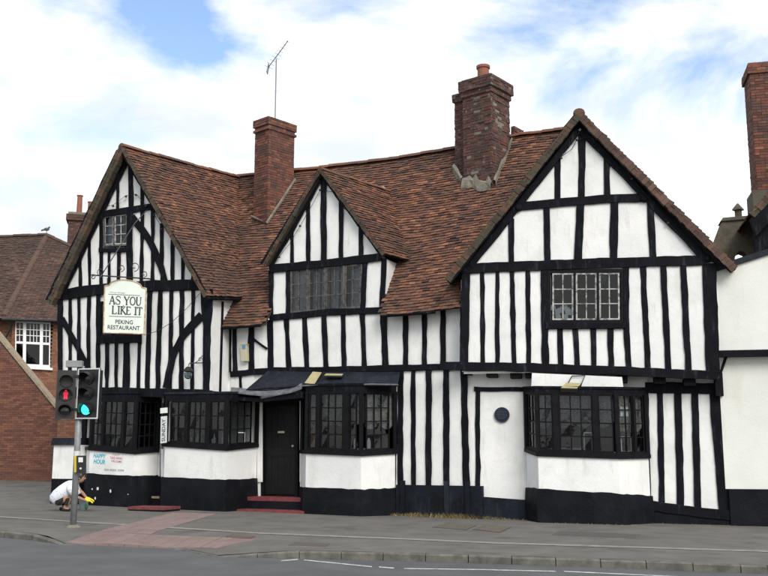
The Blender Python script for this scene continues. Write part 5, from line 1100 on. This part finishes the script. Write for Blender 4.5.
pb = empty('push_button_unit', fb.p(.5, 0), parent=tl); mb = MB(); fb.bar(mb, 0, 1, 0, 1, -.12, 0); mb.build('case', 'signal_black', pb); mb = MB(); fb.bar(mb, .25, .8, .62, .9, .001, .006); mb.build('instruction_plate', 'notice', pb); mb = MB(); fb.bar(mb, -.36, -.02, .04, 1.0, -.14, -.04); mb.build('yellow_side', 'button_yellow', pb); mb = MB(); mb.ball(fb.p(.5, .25, .0), .022); mb.build('button', 'border_white', pb)
mb = MB(); mb.tube([at_z(tb, zv(tb, 456)), at_z(tb, zv(tb, 451))], .062, 12); mb.build('band', 'border_white', tl)

# ------------------------------------------------------------------ person crouching, scrubbing the plinth
pg = gnd(64.5, 511); X = Vector((1, 0, 0)); Y = Vector((0, 1, 0))
def skin_obj(name, verts, edges, radii, m, parent, root=0, sub=2):
    o_ = Vector(pg); me = bpy.data.meshes.new(name); me.from_pydata(verts, edges, []); o = bpy.data.objects.new(name, me); col.objects.link(o)
    md = o.modifiers.new('skin', 'SKIN'); 
    for i, r in enumerate(radii): sv = me.skin_vertices[0].data[i]; sv.radius = (r, r) if not isinstance(r, tuple) else r; sv.use_root = (i == root)
    s = o.modifiers.new('sub', 'SUBSURF'); s.levels = sub; s.render_levels = sub
    dg = bpy.context.evaluated_depsgraph_get(); me2 = bpy.data.meshes.new_from_object(o.evaluated_get(dg)); bpy.data.objects.remove(o); 
    o = bpy.data.objects.new(name, me2); me2.name = name; me2.materials.clear(); me2.materials.append(MATS[m])
    for p_ in me2.polygons: p_.use_smooth = True
    col.objects.link(o); return reg(o, o_, parent)
per = empty('person', pg, 'person crouching in a speckled white shirt and yellow gloves scrubbing the plinth', 'person')
bv = [(-.20, 0, .24), (-.08, 0, .36), (.07, 0, .50), (.19, 0, .585), (.255, 0, .64), (.29, 0, .70),        # pelvis .. neck, head base
      (-.12, -.10, .22), (.17, -.13, .30), (.03, -.13, .07), (.17, -.13, .04), (-.12, .10, .22), (.19, .13, .31), (-.11, .13, .07), (.03, .13, .04),
      (.16, -.17, .53), (.30, -.20, .34), (.50, -.12, .25), (.57, -.10, .235), (.17, .17, .53), (.34, .18, .40), (.48, .08, .28), (.55, .06, .26)]
be = [(0, 1), (1, 2), (2, 3), (3, 4), (4, 5), (0, 6), (6, 7), (7, 8), (8, 9), (0, 10), (10, 11), (11, 12), (12, 13), (3, 14), (14, 15), (15, 16), (16, 17), (3, 18), (18, 19), (19, 20), (20, 21)]
br = [.10, .10, .10, .09, .055, .06, .095, .07, .045, .04, .095, .07, .045, .04, .06, .042, .032, .03, .06, .042, .032, .03]
body = skin_obj('body', bv, be, br, 'skin', per)
mb = MB(); V_ = lambda *c: Vector(pg) + Vector(c)     # loose shirt over back and hips
mb.tube([V_(-.30, 0, .20), V_(-.29, 0, .21), V_(-.25, 0, .245), V_(-.16, 0, .32), V_(-.05, 0, .41), V_(.07, 0, .50), V_(.16, 0, .565), V_(.22, 0, .61), V_(.26, 0, .645)], [.02, .10, .155, .185, .19, .185, .165, .115, .065], 14)
for sy in (-1, 1): mb.tube([V_(.13, sy * .10, .55), V_(.17, sy * .17, .52), V_(.22, sy * .19, .45), V_(.27, sy * .195, .38)], [.09, .10, .088, .078], 10)
mb.build('shirt', 'shirt', per, smooth=True)
skin_obj('trousers', [(-.20, 0, .22), (-.12, -.10, .21), (.17, -.13, .30), (.04, -.13, .10), (-.12, .10, .21), (.19, .13, .31), (-.10, .13, .10)], [(0, 1), (1, 2), (2, 3), (0, 4), (4, 5), (5, 6)], [.10, .095, .075, .055, .095, .075, .055], 'trousers', per)
for (a, b) in (((-.02, -.13, .035), (.18, -.13, .035)), ((-.17, .13, .04), (.04, .13, .035))): skin_obj('shoe', [a, ((a[0] + b[0]) / 2, a[1], .045), b], [(0, 1), (1, 2)], [.045, .05, .04], 'trousers', per, sub=1)
hc = Vector(pg) + Vector((.335, 0, .755)); mb = MB(); mb.ball(hc, .10, 14, 10, (1.0, .78, 1.15)); mb.ball(hc + Vector((.10, 0, -.015)), .022, 6, 5, (1, .7, 1)); mb.ball(hc + Vector((.0, -.08, -.01)), .026, 6, 5, (.7, .4, 1.2)); mb.ball(hc + Vector((.0, .08, -.01)), .026, 6, 5, (.7, .4, 1.2)); mb.build('head', 'skin', per, smooth=True)
mb = MB(); mb.ball(hc + Vector((-.022, 0, .028)), .112, 14, 10, (1.0, .84, 1.10)); mb.build('hair', 'hair', per, smooth=True)
mb = MB(); mb.ball(hc + Vector((.088, -.03, .015)), .012); mb.ball(hc + Vector((.088, .03, .015)), .012); mb.build('eye', 'hair', per); mb = MB(); mb.ball(hc + Vector((.088, 0, -.055)), .016, 6, 4, (.5, 1.3, .4)); mb.build('mouth', 'red_step', per)
for hx, hy, hz_, yy in ((.585, -.10, .235, -1), (.565, .06, .26, 1)):
    vsx = [(hx - .11, hy, hz_ + .03), (hx - .05, hy, hz_ + .01), (hx, hy, hz_)]; ee = [(0, 1), (1, 2)]; rr_ = [.05, .044, .042]
    for k in range(4): b_ = len(vsx); y_ = hy + (k - 1.5) * .022; vsx += [(hx + .045, y_, hz_ - .005), (hx + .085 - abs(k - 1.3) * .008, y_, hz_ - .03), (hx + .095 - abs(k - 1.3) * .008, y_, hz_ - .055)]; ee += [(2, b_), (b_, b_ + 1), (b_ + 1, b_ + 2)]; rr_ += [.011, .010, .009]
    b_ = len(vsx); vsx += [(hx - .01, hy - .05 * yy, hz_ - .01), (hx + .03, hy - .06 * yy, hz_ - .03)]; ee += [(2, b_), (b_, b_ + 1)]; rr_ += [.013, .011]
    skin_obj('glove', vsx, ee, rr_, 'glove', per, root=1, sub=1)
bp = gnd(81.5, 510.5) + Vector((.0, .12, 0)); bk_ = empty('bucket', bp, 'small grey plastic bucket beside the crouching person', 'bucket')
MB().lathe(bp, [(.085, 0), (.115, .22), (.122, .22), (.122, .235), (.11, .235), (.082, .02)], 16).build('pail', 'bucket', bk_); mb = MB(); mb.tube([bp + Vector((.118 * math.cos(t), .03, .22 + .06 * math.sin(t))) for t in [k * .314 for k in range(11)]], .005, 4); mb.build('handle', 'iron', bk_)
MB().ball(bp + Vector((.10, -.06, .10)), .05, 7, 5, (.8, .6, 1.5)).build('green_cloth', 'cloth_green', None, 'green cloth hanging over the rim of the bucket', 'cloth')

# ------------------------------------------------------------------ boundary wall end left of the building
pw = gnd(52, 503.5); wa = empty('boundary_wall', pw, 'short white and black rendered wall end left of the building', 'wall')
PW = Pl(pw, 20.0); c0, c1 = PW.at(51, 490, 0), PW.at(78, 490, 0); zc, zw_ = zv(c0, 445), zv(c0, 478.6)
MB().prism([at_z(c0, -.3), at_z(c1, -.3), at_z(c1, zw_), at_z(c0, zw_)], PW.n * .45).build('plinth', 'black_paint', wa); MB().prism([at_z(c0, zw_) + PW.n * .012, at_z(c1, zw_) + PW.n * .012, at_z(c1, zc) + PW.n * .012, at_z(c0, zc) + PW.n * .012], PW.n * .43).build('rendered_face', 'plaster', wa)
MB().prism([at_z(c0, zc) - PW.t * .05 - PW.n * .05, at_z(c1, zc) - PW.n * .05, at_z(c1, zv(c0, 438)) - PW.n * .03, at_z(c0, zv(c0, 438)) - PW.t * .03 - PW.n * .03], PW.n * .53).build('coping', 'lead', wa)

# ------------------------------------------------------------------ brick house behind on the left
HK = Vector((0, 0, 0)); d = ray(13, 316); HK = CAM + d * (38.0 / d.y); hz0 = gz(HK.x, HK.y)
hh = empty('brick_house', at_z(HK, hz0), 'orange brick house with a hipped brown roof behind the left gable', 'house')
PH = Pl(HK, -14.0); ze = HK.z; Wd = 9.0; Dp = 9.0
def wallbricks(name, pl, l0, l1, z0_, z1_, off, m, mm, parent, top=None, bl=.225, holes=(), kindp=True):
    a, b = pl.xyz(l0, off, z0_), pl.xyz(l1, off, z0_); mb = MB(); L = l1 - l0; z = z0_; j = 0
    while z < z1_ - .03:
        x = -bl / 2 if j % 2 else 0.0
        while x < L:
            x0, x1 = max(0, x), min(x + bl, L); x += bl
            if x1 - x0 < .04 or (top and z + .075 > top(l0 + (x0 + x1) / 2)): continue
            cx_, cz_ = l0 + (x0 + x1) / 2, z + .037
            if any(h[0] < cx_ < h[1] and h[2] < cz_ < h[3] for h in holes): continue
            o = pl.xyz(l0 + x0 + .005, off + U(-.003, .003), z + .005); mb.add([o, o + pl.t * (x1 - x0 - .01), o + pl.t * (x1 - x0 - .01) + ZUP * .065, o + ZUP * .065, o + pl.n * .03, o + pl.t * (x1 - x0 - .01) + pl.n * .03, o + pl.t * (x1 - x0 - .01) + ZUP * .065 + pl.n * .03, o + ZUP * .065 + pl.n * .03], [(0, 1, 2, 3), (0, 4, 5, 1), (1, 5, 6, 2), (2, 6, 7, 3), (3, 7, 4, 0)])
        z += .075; j += 1
    return mb.build(name, m, parent, kind='stuff' if kindp else None)
# window of that house
wq = [PH.at(u, v, 0) for u, v in ((15, 366), (50, 368), (50.5, 322.5), (15.5, 321))]; wx0, wx1 = PH.lx(wq[0]), PH.lx(wq[1]); wz0, wz1 = wq[0].z, wq[3].z
MB().prism([PH.xyz(0, .012, hz0 - .5), PH.xyz(wx0 - .02, .012, hz0 - .5), PH.xyz(wx0 - .02, .012, ze), PH.xyz(0, .012, ze)], PH.n * .25).build('wall', 'mortar_dark', hh); MB().prism([PH.xyz(wx1 + .02, .012, hz0 - .5), PH.xyz(Wd, .012, hz0 - .5), PH.xyz(Wd, .012, ze), PH.xyz(wx1 + .02, .012, ze)], PH.n * .25).build('wall', 'mortar_dark', hh)
MB().prism([PH.xyz(wx0 - .02, .012, hz0 - .5), PH.xyz(wx1 + .02, .012, hz0 - .5), PH.xyz(wx1 + .02, .012, wz0), PH.xyz(wx0 - .02, .012, wz0)], PH.n * .25).build('wall', 'mortar_dark', hh)
wallbricks('brickwork', PH, 0, 3.6, hz0 + 1.0, ze, 0, 'orange_brick', 'mortar', hh, holes=[(wx0 - .02, wx1 + .02, wz0 - .05, wz1 + .3)])
MB().box(PH.xyz(0, .25, hz0 - .5), Vector((-7, 1.2, 0)), PH.n * .25, (0, 0, ze - hz0 + .5)).build('side_wall', 'mortar_dark', hh)
PH2 = Pl(PH.xyz(0, .22, 0), math.degrees(math.atan2(1.2, 7))); wallbricks('brickwork', PH2, -7.0, 0, hz0 - .1, ze, 0, 'orange_brick', 'mortar', hh)
MB().box(PH.xyz(.25, Dp, hz0 - .5), PH.t * Wd, PH.n * .25, (0, 0, ze - hz0 + .5)).build('rear_wall', 'orange_brick', hh)
fw_ = Facet(*wq); fw_.n = -PH.n; hw_ = empty('sash_window', fw_.p(.5, 0), parent=hh)
mb = MB(); 
for s0, s1 in ((0, .03), (.22, .31), (.70, .79), (.97, 1)): fw_.bar(mb, s0, s1, 0, 1, -.08, .03)
for t0, t1 in ((0, .06), (.50, .55), (.96, 1)): fw_.bar(mb, 0, 1, t0, t1, -.08, .022)
for s in (.12, .42, .52, .61, .88): fw_.bar(mb, s - .008, s + .008, .55, .96, -.06, .01)
for t in (.69, .82): fw_.bar(mb, .03, .97, t - .008, t + .008, -.06, .012)
mb.build('sash_frame', 'sash_white', hw_)
mb = MB(); fw_.bar(mb, -.06, 1.08, -.05, .0, -.08, .10); mb.build('sill', 'sash_white', hw_)
for s0, s1 in ((.03, .22), (.31, .70), (.79, .97)):
    for t0, t1 in ((.06, .50), (.55, .96)): q = [fw_.p(s0, t0, -.03), fw_.p(s1, t0, -.03), fw_.p(s1, t1, -.03), fw_.p(s0, t1, -.03)]; MB().add(q, [(0, 1, 2, 3) if (q[1] - q[0]).cross(q[2] - q[0]).dot(fw_.n) > 0 else (3, 2, 1, 0)]).build('pane', 'glass_pale', hw_, recalc=False)
MB().box(PH.xyz(wx0 - .1, .5, wz0 - .1), PH.t * (wx1 - wx0 + .2), PH.n * .05, (0, 0, wz1 - wz0 + .2)).build('room_lining', 'room', hw_)
hr_ = empty('roof', at_z(HK, ze), parent=hh); ov = .35
d = ray(46.6, 234.5); ap_ = None
ec = PH.xyz(-ov, -ov, ze - .15); ec2 = PH.xyz(Wd + ov, -ov, ze - .15); ec3 = PH.xyz(-ov, Dp * 2.2, ze - .15); ec4 = PH.xyz(Wd + ov, Dp * 2.2, ze - .15)
apx = PH.at(46.6, 234.5, 3.4); ax = PH.lx(apx); apx2 = apx + Vector((-7, 1.2, 0)); ec3 = ec + Vector((-7, 1.2, 0))
def tri_tiles(E0, E1, A_, parent, m='dark_tile'):
    """tiles on a triangular hip: courses shorten towards the apex"""
    H = ((A_ - (E0 + E1) / 2)).length; nr = int(H / .11); nrm = (E1 - E0).cross(A_ - E0).normalized(); nrm = nrm if nrm.z > 0 else -nrm; mb = MB()
    for j in range(nr):
        t0, t1 = j / nr, min(1, (j + 1.4) / nr); a, b = E0.lerp(A_, t0), E1.lerp(A_, t0); a2, b2 = E0.lerp(A_, t1), E1.lerp(A_, t1); n = max(1, int((b - a).length / .17))
        for i in range(n):
            s0, s1 = (i + .02) / n, (i + .97) / n; h = .03 + U(-.006, .006); q = [a.lerp(b, s0) + nrm * h, a.lerp(b, s1) + nrm * h, a2.lerp(b2, s1), a2.lerp(b2, s0)]
            mb.add(q + [q[0] - nrm * .018, q[1] - nrm * .018], [(0, 1, 2, 3), (4, 5, 1, 0)])
    mb.build('roof_tiles', m, parent, kind='stuff'); MB().add([E0 - nrm * .02, E1 - nrm * .02, A_ - nrm * .02], [(0, 1, 2)]).build('roof_deck', 'deck', parent)
tri_tiles(ec, ec2, apx, hr_); tiles([ec3, ec], None, [apx2, apx], None, hr_, m='dark_tile', und=.02); MB().add([ec2, ec4, apx2 + PH.n * 3, apx], [(0, 1, 2, 3)]).build('far_slope', 'dark_tile', hr_)
ridge_tiles([ec.lerp(apx, .03), apx], hr_, r=.13, ln=.4, m='dark_tile'); ridge_tiles([apx2, apx], hr_, r=.14, ln=.4, m='dark_tile'); ridge_tiles([ec2.lerp(apx, .5), apx], hr_, r=.13, ln=.4, m='dark_tile')
mb = MB(); mb.tube([ec + Vector((0, -.05, -.05)), ec2 + Vector((0, -.05, -.05))], .06, 6); mb.build('gutter', 'iron', hh); mb = MB(); gp = PH.at(12.5, 319, -.3); mb.tube([gp, PH.at(10.5, 328, -.15), PH.at(5.5, 338, -.08), PH.at(4.5, 400, -.08)], .05, 6); mb.build('downpipe', 'iron', hh)
hc_ = PH.at(77, 232, 6.0); hch = empty('chimney', hc_, parent=hh); w2 = .40
t_, n_ = PH.t, PH.n; cc = [hc_ - t_ * w2 - n_ * .3, hc_ + t_ * w2 - n_ * .3, hc_ + t_ * w2 + n_ * .5, hc_ - t_ * w2 + n_ * .5]
stack(hch, cc, hc_.z - 1.6, zv(hc_, 222), 'sooty_brick', 'mortar_dark'); stack(hch, grow(cc, .10), zv(hc_, 222), zv(hc_, 216), 'sooty_brick', 'mortar_dark'); MB().prism([at_z(p, zv(hc_, 216)) for p in grow(cc, .02)], (0, 0, .12)).build('cap', 'cement', hch)
for u, v in ((79, 195.5), (90, 202)):
    q = slide(at_z(hc_, zv(hc_, 215.5)), t_, u); MB().lathe(q, [(.14, -.05), (.12, zv(q, v) - q.z - .05), (.15, zv(q, v) - q.z - .04), (.15, zv(q, v) - q.z), (.1, zv(q, v) - q.z)], 12).build('chimney_pot', 'pot', hch)
# pigeon on the apex
pgn = slide(apx + ZUP * .12, PH.t, 46.5); pgr = empty('pigeon', pgn, 'grey pigeon perched on the roof apex of the brick house', 'bird')
mb = MB(); mb.ball(pgn + ZUP * .12, .085, 10, 7, (1.5, .8, .9)); mb.ball(pgn + Vector((.11, 0, .21)), .042, 8, 6); mb.tube([pgn + Vector((.07, 0, .15)), pgn + Vector((.11, 0, .21))], [.05, .03], 7); mb.tube([pgn + Vector((-.08, 0, .11)), pgn + Vector((-.24, 0, .06))], [.05, .03], 6); mb.tube([pgn + Vector((.145, 0, .205)), pgn + Vector((.175, 0, .195))], [.012, .003], 5); mb.build('body', 'pigeon', pgr, smooth=True)
mb = MB(); mb.tube([pgn + Vector((.0, -.02, .06)), pgn + Vector((.01, -.02, -.04))], .008, 4); mb.tube([pgn + Vector((.0, .02, .06)), pgn + Vector((.01, .02, -.04))], .008, 4); mb.build('leg', 'red_step', pgr)
# brick outhouse wall with a sloping coping
d = ray(30, 477); WK = CAM + d * (33.0 / d.y); PB_ = Pl(WK, 4.0); bw_ = empty('brick_wall', at_z(WK, gz(WK.x, WK.y)), 'red brick wall with a sloping stone coping beside the side road', 'wall')
tA, tB = PB_.at(-30, 303, 0), PB_.at(58, 411, 0); la, lb = PB_.lx(tA), PB_.lx(tB)
def topz(l): return tA.z + (tB.z - tA.z) * (l - la) / (lb - la) - .05
zb_ = gz(WK.x, WK.y) - .1; lend = PB_.lx(PB_.at(80, 440, 0))
MB().prism([PB_.xyz(la, .012, zb_ - .4), PB_.xyz(lb, .012, zb_ - .4), PB_.xyz(lb, .012, topz(lb)), PB_.xyz(la, .012, topz(la))], PB_.n * .3).build('wall_core', 'mortar_dark', bw_)
wallbricks('brickwork', PB_, la, lb, zb_ - .2, tA.z, 0, 'red_brick', 'mortar', bw_, top=topz)
sd_ = (tB - tA).normalized(); up_ = PB_.n.cross(sd_); up_ = up_ if up_.z > 0 else -up_
for k in range(9):
    a = tA.lerp(tB, k / 9) - PB_.n * .06; b = tA.lerp(tB, (k + .985) / 9) - PB_.n * .06; MB().box(a, b - a, PB_.n * .42, up_ * .09).build('coping_stone', 'stone_step', bw_)
lowz = zv(tB, 420); MB().prism([PB_.xyz(lb + .003, .012, zb_ - .4), PB_.xyz(lend, .012, zb_ - .4), PB_.xyz(lend, .012, lowz), PB_.xyz(lb + .003, .012, lowz)], PB_.n * .3).build('wall_core', 'mortar_dark', bw_)
wallbricks('brickwork', PB_, lb + .003, lend, zb_ - .2, lowz, .002, 'orange_brick', 'mortar', bw_)

# ------------------------------------------------------------------ white rendered house on the right
nb = empty('rendered_house', PR.xyz(xr2 + 1, 0, gz(8, 20)), 'white rendered house with a black plinth at the right edge', 'house')
NU, NLo = -0.30, -0.06; n0 = xr2 + .03; n1x = n0 + 8.0; zb2 = PR.at(735, 353, NU).z
ct0, ct1 = PR.at(717, 271.5, NU), PR.at(768, 255, NU); sl_c = (ct1.z - ct0.z) / (PR.lx(ct1) - PR.lx(ct0)); zc0 = ct0.z + sl_c * (n0 - PR.lx(ct0)); zc1 = zc0 + sl_c * 2.6
MB().prism([PR.xyz(n0, NU, zb2 + .06), PR.xyz(n1x, NU, zb2 + .06), PR.xyz(n1x, NU, zc1), PR.xyz(n0 + 2.6, NU, zc1), PR.xyz(n0, NU, zc0)], PR.n * .25).build('upper_wall', 'render_white', nb)
MB().prism([PR.xyz(n0, NU - .06, zc0), PR.xyz(n0 + 2.6, NU - .06, zc1), PR.xyz(n0 + 2.6, NU - .06, zc1 + .13), PR.xyz(n0, NU - .06, zc0 + .13)], PR.n * .4).build('sloping_coping', 'lead', nb)
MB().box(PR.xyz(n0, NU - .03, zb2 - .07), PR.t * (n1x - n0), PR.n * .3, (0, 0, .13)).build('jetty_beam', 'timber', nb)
zpl = PR.at(740, 489, NLo).z; MB().box(PR.xyz(n0, NLo, zpl), PR.t * (n1x - n0), PR.n * .25, (0, 0, zb2 - zpl - .07)).build('lower_wall', 'render_white', nb)
MB().box(PR.xyz(n0 + .06, NLo - .05, -.5), PR.t * (n1x - n0 - .06), PR.n * .28, (0, 0, zpl + .5)).build('plinth', 'black_paint', nb)
MB().box(PR.xyz(n0, NU + .25, zb2), PR.t * (n1x - n0), PR.n * 6, (0, 0, .1)).build('floor', 'timber', nb)
# its stone gable stack with an arched opening and a finial
SB = 2.4; def_ = [(709, 256), (722, 221), (724, 219), (749.5, 217), (752, 217), (754, 262), (748, 262), (747.5, 257), (745, 252.5), (741, 251), (737.5, 252.5), (735, 257), (734.5, 262), (709, 262)]
st = empty('stone_stack', PR.at(730, 262, SB), parent=nb)
pts = [PR.at(u, v, SB) for u, v in def_]; loc = [[Vector((PR.lx(p), p.z, 0)) for p in pts]]; tri = tessellate_polygon(loc); mb = MB(); n = len(pts); mb.v = pts + [p + PR.n * .45 for p in pts]; mb.f = [tuple(t) for t in tri] + [tuple(i + n for i in t[::-1]) for t in tri] + [(i, (i + 1) % n, (i + 1) % n + n, i + n) for i in range(n)]; mb.build('rendered_stack', 'stonework', st)
MB().prism([PR.at(u, v, SB - .05) for u, v in ((720.5, 221), (751, 218.6), (751, 215.4), (723, 217.6))], PR.n * .55).build('capstone', 'stonework', st)
fp = PR.at(738.5, 217, SB + .2); hf = zv(fp, 203.5) - fp.z; MB().lathe(fp, [(.09, -.03), (.09, hf * .45), (.16, hf * .5), (.14, hf * .6), (.02, hf)], 4).build('finial', 'stonework', st)
bc = PR.at(757.5, 190, SB + .3); cc = [bc, slide(bc, PR.t, 800), slide(bc, PR.t, 800) + PR.n * .9, bc + PR.n * .9]; nch = empty('chimney', bc, parent=nb)
MB().prism([at_z(p, PR.at(752, 262, SB).z) - PR.t * .12 for p in cc], (0, 0, bc.z - PR.at(752, 262, SB).z)).build('rendered_base', 'stonework', nch)
ztc = zv(bc, 74); stack(nch, cc, bc.z, ztc, 'chimney_brick', 'mortar_dark'); stack(nch, grow(cc, .05), ztc, ztc + .075 * 3, 'chimney_brick', 'mortar_dark'); stack(nch, grow(cc, .02), ztc + .225, zv(bc, 63), 'chimney_brick', 'mortar_dark')
# its tiled roof edge at the frame's border
e0 = PR.at(751, 217, .4); e1 = PR.at(764, 254, .4); r0 = e0 + PR.t * 5 + ZUP * 1.6; r1 = e1 + PR.t * 5 + ZUP * 1.6
nr_ = empty('roof', e0, parent=nb); q0 = PR.at(750.5, 214, .5); q1 = q0 + PR.n * 5; sp_ = PR.t * 2.6 + ZUP * 2.6
tiles([q1, q0], None, [q1 + sp_, q0 + sp_], None, nr_, m='roof_tile', name='roof_tiles'); verge(q0, q0 + sp_, -PR.n, nr_, h=.16)
apn = q0 + sp_; q0m = q0 + PR.t * 5.2
tiles([q0m, q0m + PR.n * 5], None, [apn, apn + PR.n * 5], None, nr_, name='far_roof_tiles'); verge(q0m, apn, -PR.n, nr_, h=.16); ridge_tiles([apn, apn + PR.n * 5], nr_)
dn = Vector((0, 0, -.50))
MB().prism([q0 - ZUP * .10 + PR.n * .02, apn - ZUP * .12 + PR.n * .02, apn - ZUP * .12 + dn + PR.n * .02, q0 + dn + PR.t * .1 + PR.n * .02], PR.n * .2).build('bargeboard', 'timber', nr_)
MB().prism([q0m - ZUP * .10 + PR.n * .02, apn - ZUP * .12 + PR.t * .003 + PR.n * .02, apn - ZUP * .12 + dn + PR.t * .003 + PR.n * .02, q0m + dn - PR.t * .1 + PR.n * .02], PR.n * .2).build('bargeboard', 'timber', nr_)
MB().prism([at_z(q0, zc1 - .4) + PR.t * .1 + PR.n * .26, at_z(q0m, zc1 - .4) - PR.t * .1 + PR.n * .26, q0m - PR.t * .1 - ZUP * .1 + PR.n * .26, apn - ZUP * .2 + PR.n * .26, q0 + PR.t * .1 - ZUP * .1 + PR.n * .26], PR.n * .2).build('gable_wall', 'timber', nb)
MB().box(PR.xyz(n1x - .2, NU + .25, -.5), PR.t * .2, PR.n * 6, (0, 0, zc1 + .5)).build('side_wall', 'render_white', nb)
